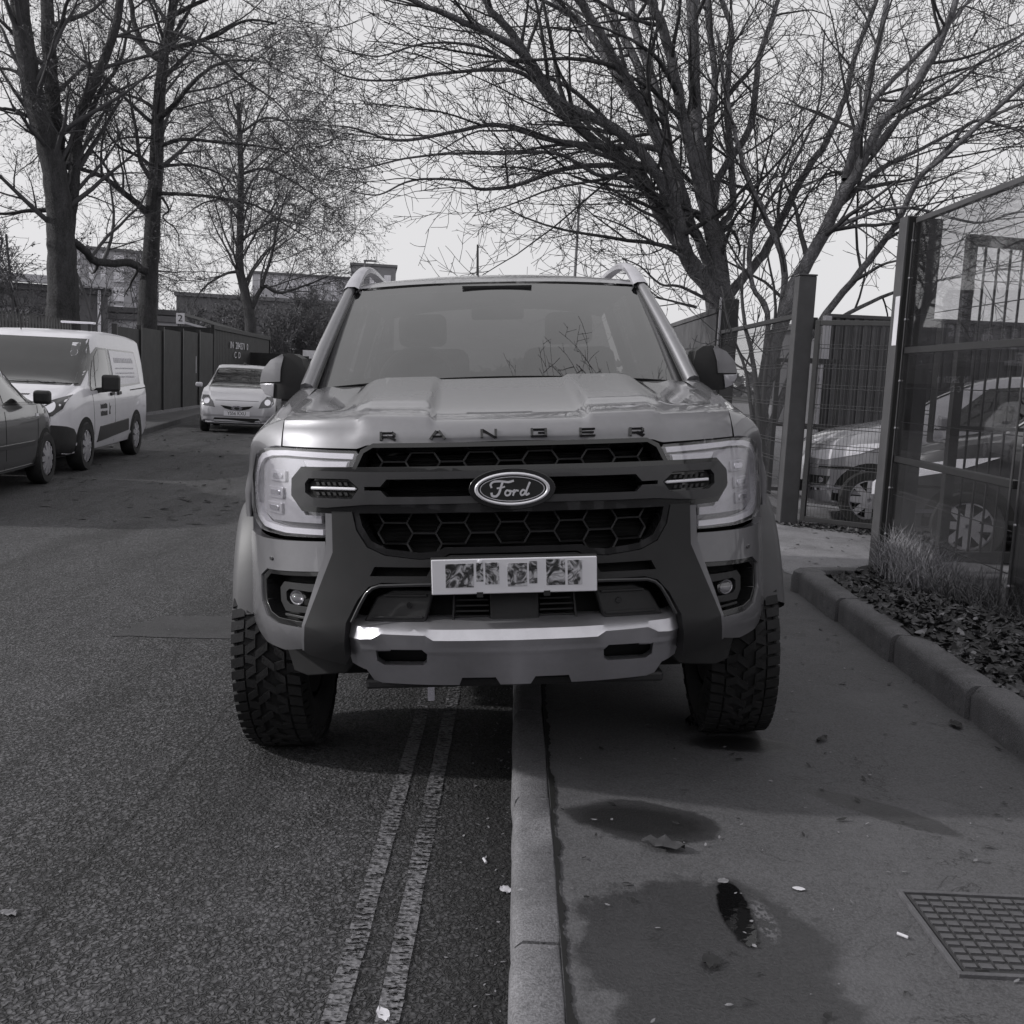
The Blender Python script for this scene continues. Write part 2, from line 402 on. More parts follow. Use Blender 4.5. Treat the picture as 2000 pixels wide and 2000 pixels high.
def concrete(name, g, sc=1.0, damp=0.0):
    a = N(name); mid = a.noise(9 * sc, 7, .7); fine = a.noise(170, 3, .6)
    c = a.ramp(mid, [(.28, g * .62), (.72, g * 1.2)]); c = a.mix(.4, c, a.ramp(fine, [(.36, g * .3), (.64, g * 1.9)]))
    st = a.ramp(a.noise(3.0, 6, .7), [(.48, (0, 0, 0, 1)), (.72, (1, 1, 1, 1))]); c = a.mix(a.math('MULTIPLY', st, .6), c, g * .35)
    chip = a.ramp(a.noise(26, 3, .6), [(.66, (0, 0, 0, 1)), (.69, (1, 1, 1, 1))]); c = a.mix(a.math('MULTIPLY', chip, .7), c, g * .25)
    lich = a.ramp(a.noise(17, 6, .75), [(.63, (0, 0, 0, 1)), (.67, (1, 1, 1, 1))]); c = a.mix(a.math('MULTIPLY', lich, .5), c, g * 2.0)
    a.col(c); a.rough(.85); a.nor(a.bump(a.math('ADD', fine, a.math('MULTIPLY', mid, .8)), .5, .008)); return a.m
M['asphalt'] = asphalt(); M['pavement'] = pavement_mat(); M['kerb'] = concrete('kerb_concrete', .175); M['bedkerb'] = concrete('bed_kerb_concrete', .125); M['farkerb'] = concrete('far_kerb_concrete', .085)
M['yard'] = concrete('yard_concrete', .20, .4); M['earth'] = mat('earth', .035, .95, 0, 0, .5, 14, .8, 30)
M['verge'] = mat('verge', .05, .95, 0, 0, .4, 3, .8, 40)
M['farpave'] = mat('far_pavement', .075, .85, 0, 0, .25, 3, .3, 60)

def sheet(name, pts, z, m, kind='structure'):
    tri = tessellate_polygon([[Vector((x, y, 0)) for x, y in pts]])
    mb = MB().add([(x, y, z) for x, y in pts], [tuple(t) for t in tri])
    me = mb.mesh(name)
    if me.polygons[0].normal.z < 0: me.flip_normals()
    return tag(link(name, me, m), kind=kind)
sheet('ground', [(-400, -60), (400, -60), (400, 900), (-400, 900)], -.05, M['verge'])
LK = [(-6.95, -8), (-6.95, 10), (-7.35, 16.3), (-7.15, 19.2), (-7.9, 24), (-8.6, 28.5), (-9.2, 36), (-9.4, 90)]
sheet('road', [(.05, -8), (.05, 90)] + LK[::-1], 0, M['asphalt'])
sheet('far_pavement', [(x, y) for x, y in LK] + [(-22, 90), (-22, -8)], .10, M['farpave'])
fk = MB().grid([[Vector((x + o, y, z)) for o, z in ((0, -.02), (0, .095), (-.02, .108), (-.15, .11))] for x, y in LK], flip=True)
tag(build(fk, 'far_kerb', M['farkerb'], smooth=40), kind='structure')
sheet('pavement', [(.17, -8), (40, -8), (40, 90), (.17, 90)], KH - .004, M['pavement'])
sheet('yard', [(2.30, 7.42), (2.80, 8.02), (40, 8.02), (40, 90), (2.95, 90), (2.95, 15.2), (2.55, 10.9), (2.10, 7.9)], KH, M['yard'])

# kerb between road and pavement: one long line of stones
kerb = tag(empty('kerb', (0, 0, 0)), kind='structure')
def kerbstone_mesh(L, w, h, rnd, seed, m, dev=.0022, name='kerbstone'):
    rr = random.Random(seed); g = .005
    prof = [(0, -.05), (0, h - rnd), (rnd * .12, h - rnd * .55), (rnd * .45, h - rnd * .15), (rnd, h), (w - .008, h), (w, h - .008), (w, -.05)]
    n = max(3, int(L / .1)); rows = []
    for i in range(n + 1):
        y = lerp(g, L - g, i / n); e = .006 if i in (0, n) else 0
        rows.append([Vector((x + rr.uniform(-dev, dev) * (2 if k in (1, 2, 3) else 1) + (e if k < 4 else 0), y, z + rr.uniform(-dev, dev) - (e if z > .03 else 0))) for k, (x, z) in enumerate(prof)])
    mb = MB().grid(rows); k = len(prof)
    mb.f += [tuple(range(k))[::-1], tuple(n * k + j for j in range(k))]
    me = mb.mesh(name); me.materials.append(m); me.shade_smooth(); me.set_sharp_from_angle(angle=radians(50)); return me
kms = [kerbstone_mesh(.914, .125, KH, .030, i, M['kerb']) for i in range(4)]
for i in range(46):
    o = bpy.data.objects.new('kerbstone', kms[i % 4]); COL.objects.link(o); o.parent = kerb
    o.location = (.048 + random.uniform(-.002, .002), .62 + (i - 2) * .914, random.uniform(-.002, .002))
# joint of crumbled mortar and dirt between stones and asphalt
def strip(x0, x1, y0, y1, z, wob, n, seed):
    rr = random.Random(seed); mb = MB()
    e = 0; E = []
    for i in range(n + 1): e = max(-wob, min(wob * 1.6, e * .9 + rr.gauss(0, wob * .38))); E.append(e)
    return mb.grid([[Vector((x0, lerp(y0, y1, i / n), z)), Vector((x1 + E[i], lerp(y0, y1, i / n), z))] for i in range(n + 1)])
tag(build(strip(.172, .185, 1, 9, KH + .001, .007, 900, 5), 'kerb_joint', M['pit_black'], fix=True), kind='structure')

# double yellow lines, worn (they print as grey)
def line_mat():
    a = N('line_paint'); base = a.ramp(a.noise(20, 5, .7), [(.3, .13), (.7, .20)]); a.rough(.7)
    a.col(a.mix(a.ramp(a.noise(44, 4, .65, stretch=(.7, 1.9, 1), dist=.6), [(.42, (1, 1, 1, 1)), (.48, (0, 0, 0, 1))]), base, .03))
    wear = a.noise(34, 5, .7, stretch=(.8, 1.7, 1)); big = a.noise(1.7, 3, .6)
    al = a.math('ADD', wear, a.math('MULTIPLY', a.math('SUBTRACT', big, .5), .55))
    a.l(a.ramp(al, [(.425, (0, 0, 0, 1)), (.475, (1, 1, 1, 1))]), a.p.inputs['Alpha'])
    a.nor(a.bump(a.voro(62), .6, .01)); return a.m
M['line'] = line_mat()
for x in (-.385, -.262):
    rr = random.Random(int(x * 1000)); n = 260
    mb = MB().grid([[Vector((x + rr.uniform(-.002, .002), -2 + i * .14, .004)), Vector((x + .056 + rr.uniform(-.002, .002), -2 + i * .14, .004))] for i in range(n)])
    tag(build(mb, 'yellow_line', M['line']), kind='structure')

# an old repair let into the road
M['patch'] = concrete('road_repair', .048, 1.4)
rr = random.Random(77)
def ragged(a, b, n): return [(lerp(a[0], b[0], i / n) + rr.uniform(-.02, .02), lerp(a[1], b[1], i / n) + rr.uniform(-.02, .02)) for i in range(n)]
cs = [(-2.15, 5.55), (-1.05, 5.62), (-1.02, 6.15), (-2.05, 6.05)]
sheet('road_repair', sum((ragged(cs[i], cs[(i + 1) % 4], 9) for i in range(4)), []), .003, M['patch'])

# raised planting bed with its own kerb
bed = tag(empty('bed_kerb', (0, 0, 0)), kind='structure')
bms = [kerbstone_mesh(.914, .150, .155, .045, 20 + i, M['bedkerb'], .0025) for i in range(3)]
Y0 = 7.20
for i in range(11):
    o = bpy.data.objects.new('kerbstone', bms[i % 3]); COL.objects.link(o); o.parent = bed
    o.location = (1.985 + .022 * i * .914 / .914 * .5, Y0 - (i + 1) * .914 - .02, KH - .003); o.rotation_euler = (0, 0, -.012)
endm = kerbstone_mesh(.80, .150, .155, .045, 31, M['bedkerb'])
o = bpy.data.objects.new('kerbstone', endm); COL.objects.link(o); o.parent = bed
o.location = (2.03, Y0 + .12, KH - .003); o.rotation_euler = (0, 0, -radians(78))
cor = MB().lathe([(.0, .152), (.08, .150), (.108, .135), (.12, .09), (.124, -.05)], 20, (2.085, Y0 - .015, KH), 'z')
build(cor, 'corner_stone', M['bedkerb'], bed, smooth=40)
# soil, slightly humped
def soil_z(x, y): return KH + .125 + .05 * sin((x - 2.1) * 3.0) * .6 + .03 * sin(y * 2.1 + x) + .10 * max(0, 1 - ((x - 2.75) ** 2 + (y - 7.55) ** 2) / .25)
rows = [[Vector((lerp(2.11, 3.25, i / 22), lerp(-4, 7.30, j / 150), 0)) for i in range(23)] for j in range(151)]
rr = random.Random(8)
rows = [[Vector((p.x, p.y, soil_z(p.x, p.y) + rr.uniform(-.012, .012))) for p in r] for r in rows]
tag(build(MB().grid(rows), 'soil', M['earth'], smooth=80), kind='structure')

# dead leaves and chips lying on the soil
def leaf_mats():
    out = []
    for i, g in enumerate((.03, .055, .10, .19)): out.append(mat('dead_leaf', g, .7, 0, 0, .3, 40))
    return out
LM = leaf_mats()
def leaf_bits(n, fn, s0, s1, seed, tilt=.6, curl=.35):
    rr = random.Random(seed); mb = MB()
    for _ in range(n):
        x, y, z = fn(rr); L = rr.uniform(s0, s1); W = L * rr.uniform(.25, .6); a = rr.uniform(0, 2 * pi)
        m = Matrix.Translation((x, y, z + L * .12)) @ Matrix.Rotation(a, 4, 'Z') @ Matrix.Rotation(rr.uniform(-tilt, tilt), 4, 'X') @ Matrix.Rotation(rr.uniform(-tilt, tilt), 4, 'Y')
        c = rr.uniform(-curl, curl) * L
        mb.add([m @ Vector(p) for p in ((-L / 2, 0, c), (-L * .15, W / 2, 0), (L * .25, W * .4, 0), (L / 2, 0, c * .8), (L * .25, -W * .4, c * .2), (-L * .15, -W / 2, c * .2))],
               [(0, 1, 5), (1, 2, 4, 5), (2, 3, 4)])
    return mb
for i, (n, g) in enumerate(((4200, 0), (3800, 1), (2200, 2), (420, 3))):
    def fn(r):
        x = r.uniform(2.14, 3.2); y = r.uniform(1.5, 7.25) if r.random() < .8 else r.uniform(4, 7.25); return x, y, soil_z(x, y)
    tag(build(leaf_bits(n, fn, .025, .085, 40 + i), 'leaf_litter', LM[g], fix=False), kind='stuff', label='dead leaves covering the soil of the bed')
# tuft of long pale grass at the gate post
def blades(n, seed, cx, cy, rx, ry, h0, h1, lean):
    rr = random.Random(seed); mb = MB()
    for _ in range(n):
        a = rr.uniform(0, 2 * pi); q = sqrt(rr.random()); x = cx + rx * q * cos(a); y = cy + ry * q * sin(a); z = soil_z(min(max(x, 2.1), 3.2), y) - .01
        h = rr.uniform(h0, h1) * (1.15 - q * .5); d = rr.uniform(0, 2 * pi); b = rr.uniform(.2, lean) * h; wd = rr.uniform(.002, .004)
        px, py = cos(d + pi / 2) * wd, sin(d + pi / 2) * wd; P = []
        for k in range(5):
            t = k / 4; X = x + cos(d) * b * t * t; Y = y + sin(d) * b * t * t; Z = z + h * (t - .45 * (b / h) * t * t * .8); f = 1 - t * .9
            P += [(X - px * f, Y - py * f, Z), (X + px * f, Y + py * f, Z)]
        mb.add(P, [(2 * k, 2 * k + 1, 2 * k + 3, 2 * k + 2) for k in range(4)])
    return mb
M['grass'] = mat('dry_grass', .26, .7, 0, 0, .45, 30); M['grass_dark'] = mat('grass_blade', .10, .7, 0, 0, .4, 30)
tag(build(blades(1500, 3, 2.80, 7.05, .28, .50, .14, .42, 1.3), 'grass', M['grass'], fix=False), kind='stuff', label='pale long grass tuft at the foot of the gate post')
tag(build(blades(1500, 4, 2.98, 6.2, .30, .85, .12, .36, 1.4), 'grass', M['grass_dark'], fix=False), kind='stuff', label='dark grass along the foot of the fence')
tag(build(blades(500, 6, 2.92, 4.4, .3, 1.2, .05, .2, 1.4), 'grass', M['grass_dark'], fix=False), kind='stuff', label='thin grass in the nearer bed')

# manhole cover
mc = empty('manhole_cover', (1.130, 2.375, KH + .001), 0, 'rectangular metal manhole cover with raised tread bars in the pavement', 'manhole cover')
M['iron'] = mat('cast_iron', .135, .45, .35, 0, .3, 12, .3, 120, dirt=.3)
M['iron_dirt'] = mat('dirty_iron', .045, .8, .1, 0, .3, 20, .4, 90)
CW, CL = .66, .425
fm = MB()
for b in ((0, CW, 0, .014), (0, CW, CL - .014, CL), (0, .014, .0145, CL - .0145), (CW - .014, CW, .0145, CL - .0145)): fm.box(*b, -.02, .006)
build(fm, 'frame', M['iron'], mc, bevel=.002)
build(MB().box(.019, CW - .019, .019, CL - .019, -.02, .001), 'plate', M['iron_dirt'], mc, bevel=.002)
build(MB().box(.0142, CW - .0142, .0142, CL - .0142, -.03, -.012), 'gap', M['pit_black'], mc)
bm_ = MB().box(-.0150, .0150, -.0105, .0105, 0, .005).mesh('tread_bar'); bm_.materials.append(M['iron'])
bn_ = MB().box(-.0150, .0150, -.0080, .0080, 0, .005).mesh('tread_bar'); bn_.materials.append(M['iron'])
for i in range(15):
    for j in range(11):
        x = .044 + i * .0408; y = .042 + j * .0340
        o = bpy.data.objects.new('tread_bar', bm_ if (i * 2 + j) % 3 else bn_); COL.objects.link(o); o.parent = mc; o.location = (x, y, .0012)
for i in range(2):
    build(MB().box(.05 + i * .5, .085 + i * .5, .02, .030, .0005, .0015), 'lifting_key_slot', M['pit_black'], mc)

# water lying in the hollow of the pavement
def blob(name, cx, cy, rx, ry, z, m, seed, n=40, ang=0, wob=.25, kind='structure'):
    rr = random.Random(seed); ph = [rr.uniform(0, 6.28) for _ in range(5)]
    pts = []
    for i in range(n):
        t = 2 * pi * i / n; r = 1 + wob * (.5 * sin(2 * t + ph[0]) + .35 * sin(3 * t + ph[1]) + .25 * sin(5 * t + ph[2]) + .15 * sin(9 * t + ph[3]))
        x, y = rx * r * cos(t), ry * r * sin(t); pts.append((cx + x * cos(ang) - y * sin(ang), cy + x * sin(ang) + y * cos(ang)))
    return sheet(name, pts, z, m, kind)
wm = N('puddle_water'); wm.p.inputs['Base Color'].default_value = tint(.006); wm.rough(.03); wm.p.inputs['Specular IOR Level'].default_value = .45
_al = spots(wm, [(.650, 2.70, .036, .11, 0), (.652, 2.57, .030, .11, 0), (.644, 2.635, .042, .15, 0)], .10, .18, 20)
wm.l(_al, wm.p.inputs['Alpha']); wm.nor(wm.bump(wm.noise(30, 2, .5), .12, .004)); M['water'] = wm.m
blob('puddle', .648, 2.635, .11, .26, KH + .0005, M['water'], 3, n=60, wob=.05)

# litter
M['paper'] = mat('paper', .62, .8, 0, 0, .1, 30); M['dark_leaf'] = mat('dark_leaf', .018, .6, 0, 0, .4, 40)
def crumple(name, x, y, z, L, W, seed, m, label, cat, lift=.35):
    rr = random.Random(seed); n = 6; rows = []; a = rr.uniform(0, 6.28)
    for i in range(n + 1):
        r = []
        for j in range(4):
            u = (i / n - .5) * L; v = (j / 3 - .5) * W * (1 - .75 * abs(2 * i / n - 1) ** 2)
            r.append(Vector((u * cos(a) - v * sin(a), u * sin(a) + v * cos(a), L * lift * .35 * abs(sin(i * 1.4 + j * 1.1)) + rr.uniform(0, L * lift * .25) + .001)))
        rows.append(r)
    o = build(MB().grid(rows), name, m, smooth=30); o.location = (x, y, z); return tag(o, label, cat)
def gp(px, py, z): p = gnd(px, py, z); return p.x, p.y, z
crumple('fallen_leaf', *gp(1295, 1655, KH), .13, .07, 2, LM[1], 'large curled brown leaf beside the damp patch near the kerb', 'leaf')
crumple('fallen_leaf', *gp(1866, 1418, KH), .09, .05, 3, M['dark_leaf'], 'black rotted leaf lying near the low bed kerb', 'leaf')
crumple('fallen_leaf', *gp(1388, 1880, KH), .06, .045, 4, M['dark_leaf'], 'small black leaf clump in front of the puddle', 'leaf')
crumple('fallen_leaf', *gp(1605, 1446, KH), .075, .03, 5, M['dark_leaf'], 'thin dark leaf in front of the right front tyre', 'leaf')
crumple('paper_scrap', *gp(987, 1742, 0), .045, .035, 6, M['paper'], 'white paper scrap in the gutter against the kerb', 'litter', .5)
crumple('paper_scrap', *gp(748, 1984, 0), .055, .03, 7, M['paper'], 'white paper scrap on the nearer end of the yellow line', 'litter', .3)
crumple('plastic_wrapper', *gp(1350, 1415, KH), .11, .05, 8, M['bright'], 'shiny crumpled wrapper under the pickup by its right front tyre', 'litter', .5)
crumple('fallen_leaf', *gp(17, 1786, 0), .05, .03, 9, LM[3], 'pale leaf on the road at the left edge', 'leaf')
crumple('fallen_leaf', *gp(1412, 1722, KH), .035, .03, 10, LM[3], 'pale leaf at the far tip of the puddle', 'leaf', .2)
crumple('fallen_leaf', *gp(1560, 1736, KH), .035, .022, 12, M['paper'], 'flat white chewing gum blob between puddle and manhole cover', 'chewing gum', .05)
for px, py, lb in ((948, 1683, 'cigarette end standing out in the gutter halfway along the kerb'), (1762, 1830, 'cigarette end beside the manhole cover corner')):
    x, y, z = gp(px, py, 0 if px < 1000 else KH)
    o = build(MB().tube([(-.014, 0, .004), (.014, .004, .004)], .004, 8), 'cigarette_end', M['paper']); o.location = (x, y, z); o.rotation_euler = (0, 0, radians(100 if px < 1000 else -50)); tag(o, lb, 'cigarette end', 'cigarette ends dropped on the ground')
# tiny bits, too many to count
def fn_p(r):
    x = r.uniform(.2, 2.0); y = r.uniform(2.0, 7.0); return x, y, KH
def fn_g(r): return .045 - abs(r.gauss(0, .10)) - .004, r.uniform(1.9, 5.5), 0
def fn_r(r): return r.uniform(-3.5, 0), r.uniform(1.9, 8), 0
def fn_f(r):
    y = r.uniform(9.5, 24); return r.uniform(-6.6 if y < 15 else -7.2, -2.2), y, 0
tag(build(leaf_bits(170, fn_p, .006, .022, 61, .3, .1), 'litter', LM[3], fix=False), kind='stuff', label='pale specks scattered over the pavement')
tag(build(leaf_bits(150, fn_p, .008, .04, 62, .3, .15), 'litter', M['dark_leaf'], fix=False), kind='stuff', label='dark leaf bits scattered over the pavement')
tag(build(leaf_bits(150, fn_g, .005, .02, 63, .4, .2), 'litter', LM[3], fix=False), kind='stuff', label='pale grit lying in the gutter')
tag(build(leaf_bits(90, fn_r, .006, .022, 64, .2, .1), 'litter', LM[3], fix=False), kind='stuff', label='pale specks scattered over the road')
tag(build(leaf_bits(420, fn_f, .05, .14, 65, .2, .15), 'litter', M['dark_leaf'], fix=False), kind='stuff', label='dark fallen leaves scattered over the far road')

# ================================================================== the pickup on the kerb
truck = empty('pickup_truck', (.070, 3.30, .0575), 0, 'grey double-cab pickup with black grille parked half on the kerb', 'pickup truck')
truck.rotation_mode = 'XYZ'
truck.matrix_world = Matrix.Translation((.070, 3.30, .0575)) @ Matrix.Rotation(-radians(3.8), 4, 'Y') @ Matrix.Rotation(radians(2.1), 4, 'Z')

PX = [0, .25, .45, .6, .7, .8, .88, .95, 1.0]; PY = [0, .012, .05, .10, .155, .24, .36, .55, .75]
ZX = [.40, .5, .6, .68, .78, .9, 1.05, 1.2, 1.25, 1.30]; ZY = [.10, .02, -.03, -.02, 0, .02, .04, .07, .09, .12]
def FY(x, z): return catmull(abs(x), PX, PY) + catmull(z, ZX, ZY)
def front(u, v, off):
    e = .004; n = Vector(((FY(u + e, v) - FY(u - e, v)) / (2 * e), -1, (FY(u, v + e) - FY(u, v - e)) / (2 * e))).normalized()
    return Vector((u, FY(u, v), v)) + n * off
def both(name, poly, m, **kw):
    holes = kw.pop('holes', ())
    kids = []
    for s in (1, -1):
        p = poly if s == 1 else mirror_poly(poly)
        h = holes if s == 1 else [mirror_poly(q) for q in holes]
        kids.append(panel(name, p, m, truck, front, holes=h, **kw))
    return kids

# ---- bonnet
def hood_x(t): return lerp(.770, .815, t)
def hood_z(x, t):
    a = abs(x)
    zf = interp(a, [0, .245, .266, .48, .51, .70, .78], [1.302, 1.302, 1.319, 1.323, 1.311, 1.312, 1.310])
    zr = interp(a, [0, .262, .285, .50, .60, .74, .82], [1.439, 1.438, 1.451, 1.450, 1.432, 1.418, 1.405])
    step = .016 * sstep(.14, .20, t) * (sstep(.262, .275, a) - sstep(.515, .54, a))
    dip = -.020 * sstep(.54, .62, a) * (1 - sstep(.68, .76, a)) * sstep(.12, .3, t)
    return lerp(zf, zr, t ** .84) + step * (1 - t) + dip
def hood_y(x, t):
    yf = FY(x, 1.30) + .02
    return lerp(yf, 1.26 + .12 * (x / .8) ** 2, t)
rows = []
NX = 150
us = [-1 + 2 * i / NX for i in range(NX + 1)]
def lip_z(x):
    a = abs(x); return interp(a, [0, .47, .50, .78], [1.240, 1.231, 1.220, 1.226])
def under(x): 
    return Vector((x, FY(x, lip_z(x)) + .05, lip_z(x) - .002))
rows.append([under(hood_x(0) * u) for u in us])
for k in range(6):
    t = k / 5
    r = []
    for u in us:
        x = hood_x(0) * u; z0 = lip_z(x); z1 = hood_z(x, 0)
        z = lerp(z0, z1 - .012, t)
        bulge = .010 * (1 - sstep(.45, .55, abs(x)))
        r.append(Vector((x, FY(x, z) + .004 - bulge * sstep(0, .5, t) + .012 * (t ** 4), z)))
    rows.append(r)
for k in range(41):
    t = (k / 40) ** 1.25
    rows.append([Vector((hood_x(t) * u, hood_y(hood_x(t) * u, t), hood_z(hood_x(t) * u, t))) for u in us])
rows.append([Vector((p.x, p.y + .004, p.z - .05)) for p in rows[-1]])
bonnet = build(MB().grid(rows), 'bonnet', M['paint'], truck, smooth=32)

# spaced capital letters along the bonnet lip, wide block shapes made of strokes
GLYPH = {'R': [[(0, 0), (0, 1), (.86, 1), (.95, .85), (.95, .55), (.86, .42), (.12, .42)], [(.55, .42), (.98, 0)]],
         'A': [[(0, 0), (.36, 1), (.64, 1), (1, 0)], [(.2, .32), (.8, .32)]],
         'N': [[(0, 0), (0, 1), (.12, 1), (.88, 0), (1, 0), (1, 1)]],
         'G': [[(1, .8), (1, 1), (0, 1), (0, 0), (1, 0), (1, .48), (.5, .48)]],
         'E': [[(1, 1), (0, 1), (0, 0), (1, 0)], [(0, .5), (.9, .5)]]}
for ch, cx, cz in zip('RANGER', (-.398, -.235, -.070, .092, .250, .416), (1.2595, 1.2615, 1.263, 1.263, 1.261, 1.2575)):
    mb = MB(); LW, LH = .045, .021
    for k_, st in enumerate(GLYPH[ch]):
        for (u0, v0), (u1, v1) in zip(st, st[1:]):
            x0, x1 = cx + (u0 - .5) * LW, cx + (u1 - .5) * LW; z0, z1 = cz + (v0 - .5) * LH, cz + (v1 - .5) * LH
            dx, dz = x1 - x0, z1 - z0; L_ = sqrt(dx * dx + dz * dz); ux, uz = dx / L_ * .0026, dz / L_ * .0026
            mb.bar((x0 - ux, FY(x0, z0) - .005, z0 - uz), (x1 + ux, FY(x1, z1) - .005, z1 + uz), .0058 if abs(dz) < .003 else .0078, .010, up=(0, 1, 0))
    build(mb, 'letter', M['gloss_black'], truck)

# ---- front wings and sides
def wing_rows(s):
    R = []
    fr = [(.776, 1.226), (.80, 1.226), (.845, 1.216), (.893, 1.192), (.915, 1.15), (.93, 1.09), (.945, 1.03), (.948, .95)]
    R.append([Vector((x, FY(x, z) + .05, z - .004)) for x, z in fr])
    R.append([Vector((x, FY(x, z), z)) for x, z in fr])
    def sec(y, pts): R.append([Vector((x, y + dy, z)) for x, z, dy in pts])
    sec(.36, [(.776, 1.300, 0), (.81, 1.290, .02), (.855, 1.268, .05), (.902, 1.232, .10), (.928, 1.18, .15), (.945, 1.11, .20), (.965, 1.04, .22), (.965, .95, .22)])
    sec(.42, [(.778, 1.316, 0), (.815, 1.306, .02), (.865, 1.282, .04), (.912, 1.245, .08), (.936, 1.19, .12), (.952, 1.12, .16), (.975, 1.05, .18), (.972, .95, .18)])
    sec(.62, [(.782, 1.332, 0), (.825, 1.326, 0), (.878, 1.300, 0), (.920, 1.258, 0), (.943, 1.20, 0), (.958, 1.13, .03), (.985, 1.06, .05), (.975, .95, .05)])
    sec(.80, [(.788, 1.352, 0), (.832, 1.348, 0), (.882, 1.325, 0), (.918, 1.288, 0), (.940, 1.21, 0), (.955, 1.13, 0), (.985, 1.06, 0), (.975, .95, 0)])
    sec(1.10, [(.802, 1.384, 0), (.840, 1.382, 0), (.875, 1.372, 0), (.902, 1.345, 0), (.930, 1.23, 0), (.945, 1.12, 0), (.965, 1.04, 0), (.958, .95, 0)])
    sec(1.32, [(.812, 1.405, 0), (.846, 1.408, 0), (.872, 1.402, 0), (.893, 1.385, 0), (.920, 1.26, 0), (.938, 1.12, 0), (.945, 1.02, 0), (.945, .95, 0)])
    sec(1.50, [(.822, 1.408, 0), (.850, 1.416, 0), (.872, 1.414, 0), (.886, 1.405, 0), (.915, 1.27, 0), (.936, 1.12, 0), (.942, 1.02, 0), (.942, .95, 0)])
    return [[Vector((s * p.x, p.y, p.z)) for p in r] for r in R]
def densify(R, n=3):
    k = len(R); out = []
    for i in range(k - 1):
        for j in range(n):
            t = j / n
            p0, p1, p2, p3 = R[max(i - 1, 0)], R[i], R[i + 1], R[min(i + 2, k - 1)]
            out.append([(b * 2 + (c - a) * t + (a * 2 - b * 5 + c * 4 - d) * t * t + (b * 3 - a - c * 3 + d) * t ** 3) * .5 for a, b, c, d in zip(p0, p1, p2, p3)])
    return out + [R[-1]]
def transpose(R): return [list(c) for c in zip(*R)]
AX_Y, AX_Z, WB = .86, .405, 3.27
ARCH = .475
def side_poly(y0, y1, z0, z1, arches):
    """outline in (y,z) with wheel arches bitten out of the lower edge"""
    p = [(y0, z1), (y0, z0)]
    for ay in arches:
        h = sqrt(max(ARCH ** 2 - (z0 - AX_Z) ** 2, .01)); a1 = atan2(z0 - AX_Z, -h); a0 = atan2(z0 - AX_Z, h)
        for i in range(15):
            a = a1 + (a0 - a1) * i / 14
            yy = ay + ARCH * cos(a); zz = AX_Z + ARCH * sin(a)
            if y0 + .002 < yy < y1 - .002: p.append((yy, zz))
    return p + [(y1, z0), (y1, z1)]
for s in (1, -1):
    W = densify(wing_rows(s), 3); W = transpose(densify(transpose(W), 2))
    build(MB().grid(W), 'front_wing', M['paint'], truck, smooth=50)
    def flank(u, v, off, s=s): return Vector((s * (catmull(v, [.45, .75, 1.0, 1.27, 1.41], [.905, .945, .942, .915, .885]) + off), u, v))
    panel('wing_skirt', side_poly(.58, 1.485, .52, .96, [AX_Y]), M['paint'], truck, flank, 0, .03, .12, bevel=.004)
    for y0, y1 in ((1.49, 2.42), (2.43, 3.36)):
        d = panel('door', [(y0, 1.405), (y0, .50), (y1, .50), (y1, 1.405)], M['paint'], truck, flank, 0, .04, .11, bevel=.008)
        hb = MB().box(s * .925, s * .955, y1 - .30, y1 - .08, 1.17, 1.20); build(hb, 'door_handle', M['black_plastic'], d, bevel=.006)
        wl = MB().box(s * .875, s * .893, y0 + .02, y1 - .02, 1.405, 1.42); build(wl, 'window_trim', M['gloss_black'], d)
    panel('bed_side', side_poly(3.40, 5.22, .56, 1.36, [AX_Y + WB]), M['paint'], truck, flank, .005, .06, .12, bevel=.012)
    # flares over the wheels
    for k, ay in enumerate((AX_Y, AX_Y + WB)):
        fl = MB().lathe([(.630, s * .945), (.606, s * 1.003), (.568, s * 1.030), (.515, s * 1.037), (.470, s * 1.030), (.462, s * .93)], 40, (0, ay, AX_Z), 'x', radians(8), radians(162))
        fl.v = [(x, ay + (y - ay) * (.60 if y < ay and k == 0 else 1), z) for x, y, z in fl.v]
        build(fl, 'wheel_flare', M['flare'] if k == 0 else M['grey_plastic'], truck, smooth=45)
        lin = MB().lathe([(.470, s * .97), (.470, s * .62), (.12, s * .60)], 28, (0, ay, AX_Z), 'x', radians(8), radians(148))
        lin.v = [(x, ay + (y - ay) * (.64 if y < ay and k == 0 else 1), z) for x, y, z in lin.v]
        build(lin, 'arch_liner', M['black_plastic'], truck, smooth=45)
    build(MB().box(s * .84, s * .99, 1.45, 3.6, .44, .49), 'side_step', M['black_plastic'], truck, bevel=.015)

